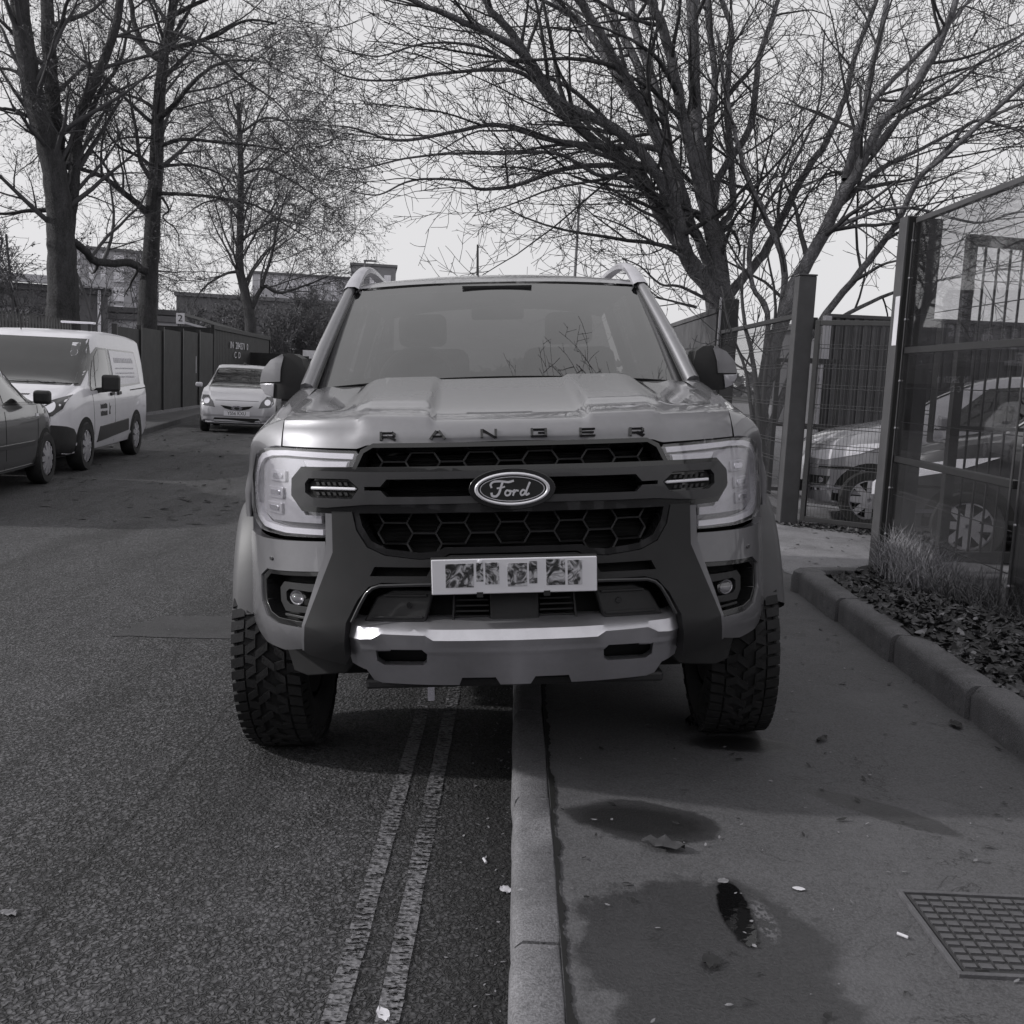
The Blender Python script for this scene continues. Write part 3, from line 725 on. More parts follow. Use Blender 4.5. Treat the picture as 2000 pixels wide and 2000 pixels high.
# ---- headlamps
HL = [(.905, 1.178), (.878, 1.203), (.835, 1.217), (.765, 1.221), (.503, 1.213), (.497, 1.203), (.515, 1.156), (.700, 1.154), (.733, 1.118), (.733, 1.066), (.690, 1.024), (.618, 1.022), (.619, .930), (.770, .927), (.868, .934), (.915, .958), (.938, 1.005), (.94, 1.08), (.927, 1.14)]
for s in (1, -1):
    P = (lambda q, s=s: [(u * s, v) for u, v in q])
    hl = panel('headlamp', P(HL), M['lamp_dark'], truck, front, -.035, .05, .012, bevel=0)
    # chrome inner bowl areas
    panel('reflector', P([(.885, 1.150), (.865, 1.178), (.80, 1.188), (.535, 1.183), (.54, 1.166), (.70, 1.164), (.742, 1.12), (.742, 1.062), (.70, 1.0), (.64, 1.0), (.64, .975), (.84, .972), (.888, .995)]), M['lamp_silver'], hl, front, -.022, .02, .012, bevel=.003)
    drl = [(.515, 1.206), (.765, 1.214), (.832, 1.210), (.876, 1.195), (.903, 1.17), (.922, 1.13), (.932, 1.08), (.931, 1.008), (.910, .968), (.868, .944), (.770, .936), (.628, .938), (.628, .956), (.768, .955), (.858, .963), (.892, .982), (.907, 1.015), (.908, 1.08), (.900, 1.125), (.884, 1.160), (.862, 1.180), (.825, 1.192), (.765, 1.196), (.520, 1.188)]
    panel('daytime_running_light', P(drl), M['lamp_white'], hl, front, -.010, .022, .012, bevel=.004)
    for i, (cx, cz) in enumerate(((.80, 1.125), (.812, 1.068), (.818, 1.015))):
        panel('projector_lens', P([(cx - .03, cz + .020), (cx - .03, cz - .020), (cx + .038, cz - .020), (cx + .038, cz + .020)]), M['lamp_silver'], hl, front, -.014, .02, .012, bevel=.006)
        panel('lens_facet', P([(cx - .018, cz + .010), (cx - .018, cz - .010), (cx + .024, cz - .010), (cx + .024, cz + .010)]), M['bright'], hl, front, -.010, .012, .012, bevel=.003)
    panel('turn_signal', P([(.54, 1.180), (.545, 1.163), (.69, 1.161), (.70, 1.181)]), M['lamp_white'], hl, front, -.016, .02, .05, bevel=.003)
    panel('lamp_cover', P(HL), M['clear'], hl, front, .002, .006, .012, bevel=0)

# ---- grille
gr_in = [(-.448, 1.222), (-.478, 1.205), (-.505, 1.15), (-.500, 1.03), (-.486, .972), (-.458, .925), (-.408, .900), (-.30, .888), (-.24, .893), (-.22, .905)]
gr_in = gr_in + [(-u, v) for u, v in reversed(gr_in)]
gr_out = [(-.446, 1.236), (-.487, 1.216), (-.518, 1.155), (-.516, 1.022), (-.503, .960), (-.470, .906), (-.412, .880), (-.30, .868), (-.225, .873), (-.205, .885)]
gr_out = gr_out + [(-u, v) for u, v in reversed(gr_out)]
grille = panel('grille', [(u * .99, v) for u, v in gr_in], M['pit_black'], truck, front, -.085, .02, .06, bevel=0)
panel('grille_surround', gr_out, M['gloss_black'], grille, front, .004, .06, .05, holes=[gr_in], bevel=.006)
# fine black slats deep in the grille
sl = MB()
for i in range(26):
    z = .905 + .0125 * i
    hw = .47 if z > .95 else .40
    sl.grid([[Vector((x, FY(x, z) + .075, z - .002)), Vector((x, FY(x, z) + .060, z + .001))] for x in [hw * (-1 + j / 5) for j in range(11)]])
build(sl, 'grille_slats', M['black_plastic'], grille, fix=False)
def inpoly(x, y, P):
    c = False; n = len(P); j = n - 1
    for i in range(n):
        if (P[i][1] > y) != (P[j][1] > y) and x < (P[j][0] - P[i][0]) * (y - P[i][1]) / (P[j][1] - P[i][1]) + P[i][0]: c = not c
        j = i
    return c
hexm = [MB(), MB()]; seen = set()
def hexpts(cx, cz, fl=.0385, dg=.0205, hh=.0335): return [(cx - fl, cz + hh), (cx + fl, cz + hh), (cx + fl + dg, cz), (cx + fl, cz - hh), (cx - fl, cz - hh), (cx - fl - dg, cz)]
for ci in range(-6, 7):
    for ri in range(-1, 11):
        cx = ci * .0975; cz = .882 + ri * .067 + (.0335 if ci % 2 else 0)
        H = hexpts(cx, cz)
        for i in range(6):
            a, b = H[i], H[(i + 1) % 6]
            mx_, mz_ = (a[0] + b[0]) / 2, (a[1] + b[1]) / 2
            key = (round(mx_, 3), round(mz_, 3))
            if key in seen: continue
            seen.add(key)
            if not inpoly(mx_, mz_, gr_in) or 1.02 < mz_ < 1.15: continue
            pa = front(a[0], a[1], -.040); pb = front(b[0], b[1], -.040)
            d = Vector((0, .040, 0)); n_ = (pb - pa).cross(d).normalized() * .0028
            hexm[0 if mz_ > 1.09 else 1].add([pa - n_, pa + n_, pa + n_ + d, pa - n_ + d, pb - n_, pb + n_, pb + n_ + d, pb - n_ + d],
                     [(0, 1, 2, 3), (4, 7, 6, 5), (0, 4, 5, 1), (2, 6, 7, 3), (1, 5, 6, 2), (0, 3, 7, 4)])
for h_ in hexm: build(h_, 'honeycomb', M['grey_plastic'], grille)
# double bar with clamp shaped ends round the auxiliary lamps
bo = [(-.20, 1.144), (-.45, 1.143), (-.686, 1.147), (-.716, 1.116), (-.718, 1.071), (-.685, 1.031), (-.60, 1.029), (-.46, 1.041), (-.20, 1.043)]
bo = bo + [(-u, v) for u, v in reversed(bo)]
lamp_hole = [(-.668, 1.106), (-.655, 1.122), (-.522, 1.121), (-.488, 1.091), (-.512, 1.058), (-.645, 1.060), (-.668, 1.076)]
slot = [(-.470, 1.097), (-.418, 1.097), (-.398, 1.120), (-.10, 1.121), (-.10, 1.066), (-.398, 1.065), (-.418, 1.085), (-.470, 1.085)]
bar = panel('grille_bar', bo, M['bold_grey'], truck, front, .022, .05, .05, holes=[lamp_hole, mirror_poly(lamp_hole), slot, mirror_poly(slot)], bevel=.009)
bo2 = [(-.20, 1.162), (-.468, 1.161), (-.694, 1.160), (-.731, 1.120), (-.733, 1.064), (-.693, 1.014), (-.60, 1.011), (-.468, 1.013), (-.20, 1.015)]
bo2 = bo2 + [(-u, v) for u, v in reversed(bo2)]
panel('bar_backing', bo2, M['gloss_black'], bar, front, .004, .05, .05, holes=[slot, mirror_poly(slot)], bevel=.004)
for s in (1, -1):
    P = (lambda q, s=s: [(u * s, v) for u, v in q])
    al = panel('auxiliary_lamp', P([(-.660, 1.103), (-.650, 1.116), (-.525, 1.115), (-.496, 1.091), (-.516, 1.064), (-.640, 1.066), (-.660, 1.078)]), M['pit_black'], truck, front, .006, .01, 0, bevel=0)
    panel('light_bar', P([(-.652, 1.096), (-.652, 1.086), (-.505, 1.085), (-.496, 1.090), (-.505, 1.095)]), M['lamp_white'], al, front, .017, .012, 0, bevel=.003)
    for i in range(6):
        for zz in (1.106, 1.074):
            x0 = -.636 + i * .019
            panel('lamp_rib', P([(x0, zz + .005), (x0 + .004, zz - .005), (x0 + .014, zz - .005), (x0 + .010, zz + .005)]), M['grey_plastic'], al, front, .013, .008, 0, bevel=0)
# oval badge
bcx, bcz = 0.0, 1.091
def oval(rx, rz, n=40, cx=bcx, cz=bcz): return [(cx + rx * cos(2 * pi * i / n), cz + rz * sin(2 * pi * i / n)) for i in range(n)]
def badge_s(u, v, off): return Vector((u, FY(u, v) * .4 + .6 * FY(0, bcz) - off - .012, v))
badge = panel('badge', oval(.138, .066), M['gloss_black'], truck, badge_s, .024, .06, 0, bevel=.012)
panel('badge_ring', oval(.120, .053), M['badge_silver'], badge, badge_s, .033, .03, 0, holes=[oval(.109, .0435)], bevel=.004)
panel('badge_field', oval(.110, .0445), M['ink'], badge, badge_s, .0275, .02, 0, bevel=0)
panel('badge_line', oval(.103, .0395), M['badge_silver'], badge, badge_s, .0285, .003, 0, holes=[oval(.1005, .037)], bevel=0)
def script(paths):
    mb = MB()
    for pts, wd in paths:
        n = len(pts); dense = []
        xs = [p[0] for p in pts]; ts = list(range(n))
        for k in range((n - 1) * 5 + 1):
            t = k / 5; dense.append((catmull(t, ts, [p[0] for p in pts]), catmull(t, ts, [p[1] for p in pts])))
        for k in range(len(dense) - 1):
            (x0, z0), (x1, z1) = dense[k], dense[k + 1]
            dx, dz = x1 - x0, z1 - z0; L = sqrt(dx * dx + dz * dz) + 1e-9
            nx, nz = -dz / L * wd / 2, dx / L * wd / 2
            ex, ez = dx / L * wd * .22, dz / L * wd * .22
            q = [(x0 + nx - ex, z0 + nz - ez), (x0 - nx - ex, z0 - nz - ez), (x1 - nx + ex, z1 - nz + ez), (x1 + nx + ex, z1 + nz + ez)]
            fpt = [badge_s(a + bcx, b + bcz, .031 + .0001 * (k % 3)) for a, b in q]; bpt = [p + Vector((0, .004, 0)) for p in fpt]
            mb.add(fpt + bpt, [(0, 1, 2, 3), (0, 4, 5, 1), (1, 5, 6, 2), (2, 6, 7, 3), (3, 7, 4, 0)])
    return mb
ford = script([
    ([(-.066, .006), (-.068, .016), (-.058, .024), (-.036, .025), (-.012, .022), (.004, .026)], .0065),          # top stroke of the F
    ([(-.030, .024), (-.036, .006), (-.042, -.012), (-.052, -.022), (-.064, -.020), (-.066, -.012)], .0070),     # its stem
    ([(-.048, .003), (-.034, .005), (-.024, .008)], .005),
    ([(-.010, -.006), (-.017, -.004), (-.023, -.012), (-.019, -.020), (-.010, -.018), (-.006, -.010), (-.010, -.005), (.002, -.008)], .0055),
    ([(.004, -.006), (.007, -.004), (.004, -.014), (.002, -.020)], .0055), ([(.005, -.012), (.012, -.005), (.019, -.006)], .0055),
    ([(.040, -.006), (.033, -.004), (.026, -.012), (.029, -.020), (.037, -.017), (.043, -.008)], .0055),
    ([(.056, .020), (.049, .004), (.043, -.012), (.045, -.019), (.053, -.015)], .0060)])
build(ford, 'badge_script', M['badge_silver'], badge, fix=False)

# ---- bumper
BC = [(.945, .905), (.90, .905), (.615, .918), (.612, .868), (.628, .820), (.845, .803), (.878, .772), (.876, .685), (.848, .643), (.803, .630), (.692, .630), (.703, .555), (.78, .535), (.86, .54), (.925, .575), (.965, .64), (.975, .75), (.965, .85)]
FOG = [(.635, .812), (.843, .796), (.870, .767), (.868, .690), (.842, .651), (.80, .640), (.700, .640)]
for s in (1, -1):
    P = (lambda q, s=s: [(u * s, v) for u, v in q])
    bc = panel('bumper_corner', P(BC), M['paint'], truck, front, .0, .03, .03, bevel=.007)
    panel('parking_sensor', P([(.822 + .007 * cos(2 * pi * i / 12), .842 + .007 * sin(2 * pi * i / 12)) for i in range(12)]), M['paint_dark'], bc, front, .004, .006, 0, bevel=.002)
    fg = panel('fog_lamp_recess', P([(.612, .83), (.85, .812), (.885, .775), (.884, .682), (.85, .630), (.69, .618)]), M['pit_black'], truck, front, -.075, .02, .05, bevel=0)
    panel('recess_lining', P([(.628, .820), (.845, .803), (.878, .772), (.876, .685), (.848, .643), (.803, .630), (.692, .630)]), M['gloss_black'], fg, front, -.006, .07, .05, holes=[P([(.640, .803), (.835, .788), (.858, .762), (.857, .695), (.835, .662), (.80, .650), (.705, .650)])], bevel=.004)
    FB = [(.652, .775), (.80, .768), (.818, .745), (.815, .700), (.795, .672), (.682, .678)]
    FH = [(.662, .748), (.778, .748), (.792, .735), (.79, .708), (.776, .697), (.672, .697)]
    panel('fog_lamp_bezel', P(FB), M['grey_plastic'], fg, front, -.028, .04, .05, holes=[P(FH)], bevel=.006)
    panel('fog_lamp_louvre', P([(.70, .664), (.70, .655), (.80, .655), (.80, .664)]), M['grey_plastic'], fg, front, -.03, .03, 0, bevel=.002)
    lensm = MB(); cx, cz = .745, .723
    rows = []
    for a in range(7):
        r = .026 * a / 6
        rows.append([front(s * (cx + 1.15 * r * cos(2 * pi * k / 18)), cz + r * sin(2 * pi * k / 18), -.012 - .9 * r * r / .026) for k in range(19)])
    build(lensm.grid(rows), 'fog_lamp', M['lens'], fg, smooth=60)
    lensb = MB(); rows = []
    for a in range(7):
        r = .024 * a / 6
        rows.append([front(s * (cx + 1.15 * r * cos(2 * pi * k / 18)), cz + r * sin(2 * pi * k / 18), -.05 + 1.0 * r * r / .024) for k in range(19)])
    build(lensb.grid(rows), 'fog_reflector', M['alloy'], fg, smooth=60)
    # lit chamfer strip between black centre and painted corner
    panel('bumper_chamfer', P([(.611, 1.018), (.588, 1.018), (.586, .884), (.603, .846), (.688, .640), (.697, .550), (.708, .550), (.702, .640), (.621, .868), (.612, .905)]), M['satin_strip'], truck, front, .003, .03, .04, bevel=.003)
    panel('wheel_deflector', P([(.83, .545), (.70, .535), (.552, .520), (.557, .455), (.586, .424), (.733, .398), (.785, .412), (.80, .467)]), M['black_plastic'], truck, lambda u, v, o: Vector((u, .30 + .5 * max(0, abs(u) - .6) - o, v)), 0, .25, .08, bevel=.012)
lo = [(-.586, 1.018), (-.518, 1.018), (-.505, .958), (-.471, .904), (-.413, .878), (-.30, .866), (-.223, .871), (-.203, .880)]
right = [(-u, v) for u, v in reversed(lo)]
low = [(.602, .846), (.688, .640), (.697, .552), (.68, .540), (.556, .515), (.552, .60), (.545, .660), (.505, .735), (.468, .778), (.425, .792)]
lowm = [(-u, v) for u, v in reversed(low)]
slot_r = [(.447, .842), (.262, .842), (.278, .814), (.463, .812)]
def ctr(u, v, off): return front(u, v, off + .014 * sstep(.80, .87, v) * 0)
cb = panel('bumper_centre', lo + right + [(.586, .884)] + low + lowm + [(-.586, .884)], M['grey_plastic'], truck, ctr, .008, .05, .04, holes=[slot_r, mirror_poly(slot_r)], bevel=.010)
panel('slot_backing', [(-.48, .85), (-.48, .80), (.48, .80), (.48, .85)], M['pit_black'], cb, front, -.045, .01, .1, bevel=0)
# lower intake
it = panel('air_intake', [(-.53, .675), (-.46, .79), (.46, .79), (.53, .675), (.53, .64), (-.53, .64)], M['pit_black'], truck, front, -.11, .02, .1, bevel=0)
rim = [(-.523, .664), (-.498, .715), (-.475, .755), (-.455, .773), (-.43, .782), (-.30, .787), (0, .788)]
rim = rim + [(-u, v) for u, v in reversed(rim[:-1])]
build(MB().tube([front(u, v, .012) for u, v in rim], .0058, 8), 'intake_trim', M['bold_grey'], it, smooth=60)
for s in (1, -1):
    P = (lambda q, s=s: [(u * s, v) for u, v in q])
    ip = panel('intake_blank', P([(.262, .772), (.40, .770), (.455, .745), (.50, .668), (.295, .668)]), M['black_plastic'], it, front, -.03, .03, .06, bevel=.006)
    panel('intake_rib', P([(.285, .757), (.43, .755), (.432, .748), (.285, .750)]), M['grey_plastic'], ip, front, -.022, .02, .06, bevel=.002)
    panel('intake_rib', P([(.30, .687), (.47, .685), (.475, .678), (.30, .680)]), M['grey_plastic'], ip, front, -.022, .02, .06, bevel=.002)
    panel('parking_sensor', P([(.345 + .010 * cos(2 * pi * i / 14), .722 + .010 * sin(2 * pi * i / 14)) for i in range(14)]), M['gloss_black'], ip, front, -.026, .008, 0, bevel=.002)
    for i in range(5):
        z = .682 + i * .018
        panel('intake_slat', P([(.085, z), (.085, z + .005), (.20, z + .005), (.205, z)]), M['grey_plastic'], it, front, -.055, .03, 0, bevel=0)
    panel('intake_strut', P([(.20, .665), (.206, .665), (.198, .775), (.192, .775)]), M['grey_plastic'], it, front, -.04, .03, 0, bevel=0)
panel('radar_cover', [(-.08, .665), (-.08, .772), (.08, .772), (.08, .665)], M['black_plastic'], it, front, -.04, .03, .08, bevel=.006)
# silver skid bar with two towing pockets
def zc(a): return interp(a, [0, .262, .288, .43, .465, .53, .56], [.619, .619, .635, .635, .616, .611, .611])
def skid_s(u, v, off):
    a = abs(u); c = zc(a); base = catmull(a, PX, PY) * 1.35
    if v > .650: y = lerp(-.045, .032, (v - .650) / .022)
    elif v > .632: y = lerp(-.066, -.045, (v - .632) / .018)
    elif v > .575: y = lerp(-.040, -.066, (v - .575) / .057)
    elif v > .560: y = lerp(-.026, -.040, (v - .56) / .015)
    else: y = lerp(.060, -.026, (v - .43) / .13)
    y += .05 * sstep(.50, .565, a)
    z = v + (c - .632) * max(0, min((.650 - v) / .018, (v - .592) / .04, 1)); return Vector((u, base + y - off, z))
sk_l = [(-.530, .664), (-.548, .63), (-.562, .60), (-.562, .56), (-.552, .542), (-.545, .500), (-.520, .497), (-.492, .490), (-.465, .438), (-.185, .440), (-.175, .470), (-.065, .470), (-.050, .440)]
skid_o = sk_l + [(-u, v) for u, v in reversed(sk_l)] + [(.30, .670), (0, .672), (-.30, .670)]
tow = [(-.452, .574), (-.40, .579), (-.300, .583), (-.284, .566), (-.288, .530), (-.300, .520), (-.430, .514), (-.452, .530)]
skid = panel('skid_bar', skid_o, M['silver'], truck, skid_s, 0, .05, .02, holes=[tow, mirror_poly(tow)], bevel=0, smooth=24, cuts_v=(.632, .650, .575, .560, .592), cuts_u=[q * s for q in (.262, .288, .43, .465, .53) for s in (1, -1)])
panel('tow_pocket', [(-.50, .60), (-.50, .50), (.50, .50), (.50, .60)], M['pit_black'], skid, skid_s, -.06, .01, .05, bevel=0)
for s in (1, -1):
    panel('pocket_tab', [(s * .452, .578), (s * .452, .563), (s * .405, .568), (s * .405, .582)], M['silver'], skid, skid_s, -.015, .01, 0, bevel=.002)
build(MB().box(-.50, .50, .12, .5, .415, .45), 'undertray', M['black_plastic'], truck, bevel=.01)
build(MB().box(-.62, .62, .45, 5.0, .38, .62), 'chassis', M['pit_black'], truck)
build(MB().box(-.84, .84, .6, 1.3, .6, 1.15), 'engine_bay', M['pit_black'], truck)
# number plate
pl = build(MB().box(-.261, .261, -.046, -.040, .766, .878), 'number_plate', M['plate'], truck, bevel=.004)
pl_b = build(MB().box(-.264, .264, -.0395, -.01, .763, .881), 'plate_holder', M['black_plastic'], truck, bevel=.004)
for x0, x1, z0, z1 in ((-.217, -.128, .788, .864), (-.120, -.098, .806, .866), (-.092, -.048, .796, .866), (-.022, .040, .788, .862), (.046, .072, .796, .868), (.100, .160, .789, .872), (.168, .214, .789, .868)):
    build(MB().box(x0, x1, -.0472, -.0455, z0, z1), 'smudged_print', M['smear'], pl, bevel=.004)
for x in (-.110, .102):
    build(MB().box(x - .010, x + .010, -.051, -.030, .756, .772), 'plate_clip', M['black_plastic'], pl)
build(MB().lathe([(0, -.052), (.006, -.051), (.007, -.046)], 12, (-.108, 0, .870), 'y'), 'screw_cap', M['lamp_white'], pl)

# ---- windscreen, roof, cab
def ws(u, v, off=0.0):
    p = Vector((u * lerp(.842, .712, v), lerp(1.31, 1.95, v) + u * u * lerp(.20, .11, v), lerp(1.447, 1.898, v) - u * u * lerp(.040, .020, v) + .012 * sin(pi * v)))
    return p + Vector((0, -.55, .82)) * off
build(MB().grid([[ws(-1 + i / 12, j / 12) for i in range(25)] for j in range(13)]), 'windscreen', M['windscreen'], truck, smooth=60)
fr = MB()
for band in ([(-1, -.965), (0, 1)], [(.965, 1), (0, 1)], [(-1, 1), (.965, 1)], [(-1, 1), (0, .05)]):
    (u0, u1), (v0, v1) = band
    fr.grid([[ws(lerp(u0, u1, i / 12), lerp(v0, v1, j / 12), -.004) for i in range(13)] for j in range(13)])
build(fr, 'windscreen_border', M['gloss_black'], truck, smooth=60)
def roof_z(y, a):
    c = catmull(y, [1.95, 2.05, 2.3, 2.7, 3.2, 3.42], [1.906, 1.938, 1.972, 1.982, 1.955, 1.915])
    return c - (.018 + .045 * sstep(2.0, 2.4, y)) * abs(a) ** 2.6
roofg = []
for j in range(31):
    y = lerp(1.955, 3.42, (j / 30) ** 1.3)
    hw = catmull(y, [1.95, 2.3, 2.9, 3.42], [.715, .715, .705, .685])
    roofg.append([Vector((a * hw, y + .11 * a * a * (1 - sstep(1.95, 2.6, y)), roof_z(y, a))) for a in [-1 + i / 15 for i in range(31)]])
build(MB().grid(roofg), 'roof', M['paint'], truck, smooth=50)
rf_u = [[p + Vector((0, 0, -.045)) for p in r] for r in roofg]
build(MB().grid(rf_u), 'headlining', M['trim_grey'], truck, smooth=50)
for s in (1, -1):
    ptsA = [Vector((s * lerp(.868, .728, t), lerp(1.46, 2.06, t), lerp(1.408, 1.888, t) + .012 * sin(pi * t))) for t in [i / 10 for i in range(11)]]
    build(MB().tube(ptsA, [.034 - .010 * i / 10 for i in range(11)], 8), 'pillar', M['paint'], truck, smooth=60)
    ptsB = [ws(s * 1.0, t, -.004) for t in [i / 10 for i in range(11)]]
    build(MB().tube(ptsB, .015, 6), 'pillar_trim', M['gloss_black'], truck, smooth=60)
    rr = [(.722, 2.04, 1.888), (.705, 2.12, 1.945), (.685, 2.20, 1.990), (.668, 2.30, 2.008), (.655, 2.5, 2.012), (.65, 2.9, 2.004), (.652, 3.2, 1.985), (.66, 3.33, 1.955), (.675, 3.42, 1.915)]
    n = len(rr); dens = [Vector((s * catmull(t, range(n), [p[0] for p in rr]), catmull(t, range(n), [p[1] for p in rr]), catmull(t, range(n), [p[2] for p in rr]))) for t in [i * (n - 1) / 30 for i in range(31)]]
    rail = MB()
    for i in range(30): pass
    secs = []
    for i, p in enumerate(dens):
        d = (dens[min(i + 1, 30)] - dens[max(i - 1, 0)]).normalized(); ax = Vector((1, 0, 0)); nn = ax.cross(d).normalized()
        if nn.z < 0: nn = -nn
        wx = lerp(.036, .024, min(1, i / 10)); wz = .016
        secs.append([p + ax * wx + nn * wz * .3, p + ax * wx * .5 + nn * wz, p - ax * wx * .5 + nn * wz, p - ax * wx + nn * wz * .3, p - ax * wx - nn * wz, p + ax * wx - nn * wz, p + ax * wx + nn * wz * .3])
    build(rail.grid(secs), 'roof_rail', M['lamp_silver'], truck, smooth=50)
    # side glass and pillars behind it
    def sgl(u, v, off=0, s=s): return Vector((s * (lerp(.872, .722, v) + off), u, lerp(1.415, roof_z(max(u, 2.0), .98) - .01, v)))
    build(MB().grid([[sgl(lerp(y0, y1, i / 6), j / 5) for i in range(7)] for j in range(6) for (y0, y1) in [(lerp(1.52, 2.10, j / 5), 3.34)]]), 'side_window', M['side_glass'], truck, smooth=60)
    for y in (2.42, 3.36):
        build(MB().bar(sgl(y, 0, -.01), sgl(y - .02, 1, -.01), .05, .09, up=(0, 1, 0)), 'pillar', M['paint'] if y > 3 else M['gloss_black'], truck, bevel=.01)
    build(MB().tube([sgl(2.08 + i * .13, 1, .008) for i in range(11)], .020, 6), 'roof_edge', M['paint'], truck, smooth=60)
    # mirrors
    def mir(u, v, off): return Vector((u, 1.56 + 1.3 * max(0, abs(u) - .99) ** 1.4 + .9 * (v - 1.46) ** 2 - off, v))
    mo = [(.895, 1.395), (.893, 1.50), (.905, 1.545), (.94, 1.567), (.985, 1.567), (1.05, 1.540), (1.095, 1.495), (1.108, 1.45), (1.107, 1.425), (1.085, 1.388), (1.04, 1.365), (.98, 1.362), (.92, 1.372)]
    mi = panel('wing_mirror', [(s * u, v) for u, v in mo], M['black_plastic'], truck, mir, 0, .17, .03, bevel=.012)
    mcap = [(1.006, 1.442), (1.000, 1.50), (.985, 1.553), (.992, 1.5655), (1.05, 1.540), (1.095, 1.495), (1.108, 1.45), (1.109, 1.440)]
    panel('mirror_cap', [(s * u, v) for u, v in mcap], M['mirror_shell'], mi, mir, .008, .15, .03, bevel=.008)
    panel('indicator', [(s * u, v) for u, v in [(1.035, 1.434), (1.110, 1.434), (1.108, 1.418), (1.085, 1.385), (1.045, 1.372)]], M['lamp_silver'], mi, mir, .008, .12, .03, bevel=.006)
    build(MB().bar((s * .86, 1.66, 1.40), (s * .95, 1.64, 1.39), .10, .05), 'mirror_arm', M['black_plastic'], mi, bevel=.012)
build(MB().grid([[Vector((a * lerp(.80, .66, v), lerp(3.44, 3.40, v), lerp(1.40, 1.88, v))) for a in [-1 + i / 6 for i in range(13)]] for v in (0, .5, 1)]), 'rear_window', M['side_glass'], truck)
build(MB().box(-.90, .90, 3.38, 3.46, .5, 1.40), 'cab_back', M['paint'], truck, bevel=.01)
build(MB().box(-.86, .86, 3.46, 5.2, .62, .70), 'bed_floor', M['black_plastic'], truck)
tg = build(MB().box(-.88, .88, 5.16, 5.24, .60, 1.36), 'tailgate', M['paint'], truck, bevel=.012)
build(MB().tube([(-.095, 3.15, 1.955), (-.092, 3.16, 2.10), (-.088, 3.17, 2.235)], [.009, .0075, .006], 8), 'aerial', M['black_plastic'], truck, smooth=60)
# ---- inside the cab
build(MB().grid([[Vector((x, y, z + .03 * cos(x * 2))) for x in [-.80 + i * .16 for i in range(11)]] for y, z in ((1.36, 1.395), (1.55, 1.42), (1.8, 1.425), (1.95, 1.38), (2.0, 1.15))]), 'dashboard', M['seat'], truck, smooth=50)
build(MB().box(-.86, .86, 1.4, 3.4, .55, .62), 'cab_floor', M['pit_black'], truck)
stw = MB(); stw.lathe([(.185 + .014 * cos(2 * pi * k / 8), .014 * sin(2 * pi * k / 8)) for k in range(9)], 32, axis='z')
sw = build(stw, 'steering_wheel', M['trim_grey'], truck, smooth=60); sw.location = (-.40, 1.98, 1.43); sw.rotation_euler = (radians(62), 0, 0)
for x in (-.40, .40):
    st = build(MB().box(x - .25, x + .25, 2.46, 2.62, .95, 1.60).box(x - .25, x + .25, 2.05, 2.6, .85, 1.02), 'seat', M['seat'], truck, bevel=.06, seg=3)
    build(MB().box(x - .13, x + .13, 2.50, 2.60, 1.615, 1.79), 'headrest', M['seat'], st, bevel=.04, seg=3)
rb = build(MB().box(-.66, .66, 3.16, 3.3, .95, 1.46), 'rear_seat', M['seat'], truck, bevel=.05, seg=3)
for x in (-.42, .42): build(MB().box(x - .12, x + .12, 3.18, 3.28, 1.47, 1.60), 'headrest', M['seat'], rb, bevel=.03)
im = build(MB().box(-.128, .128, 1.90, 1.93, 1.722, 1.786), 'interior_mirror', M['trim_grey'], truck, bevel=.012)
build(MB().prism([(-.17, 1.885), (.17, 1.885), (.11, 1.80), (-.11, 1.80)], lambda u, v, t: Vector((u, 1.96 + t - (v - 1.8) * .6, v)), 0, .05), 'camera_housing', M['seat'], im)
build(MB().prism([(-.10, .0), (.10, 0), (.035, .05), (-.035, .05)], lambda u, v, t: ws(u * 1.1, .945 + v, -.012 - t), 0, .01), 'sensor_pad', M['grey_plastic'], im)

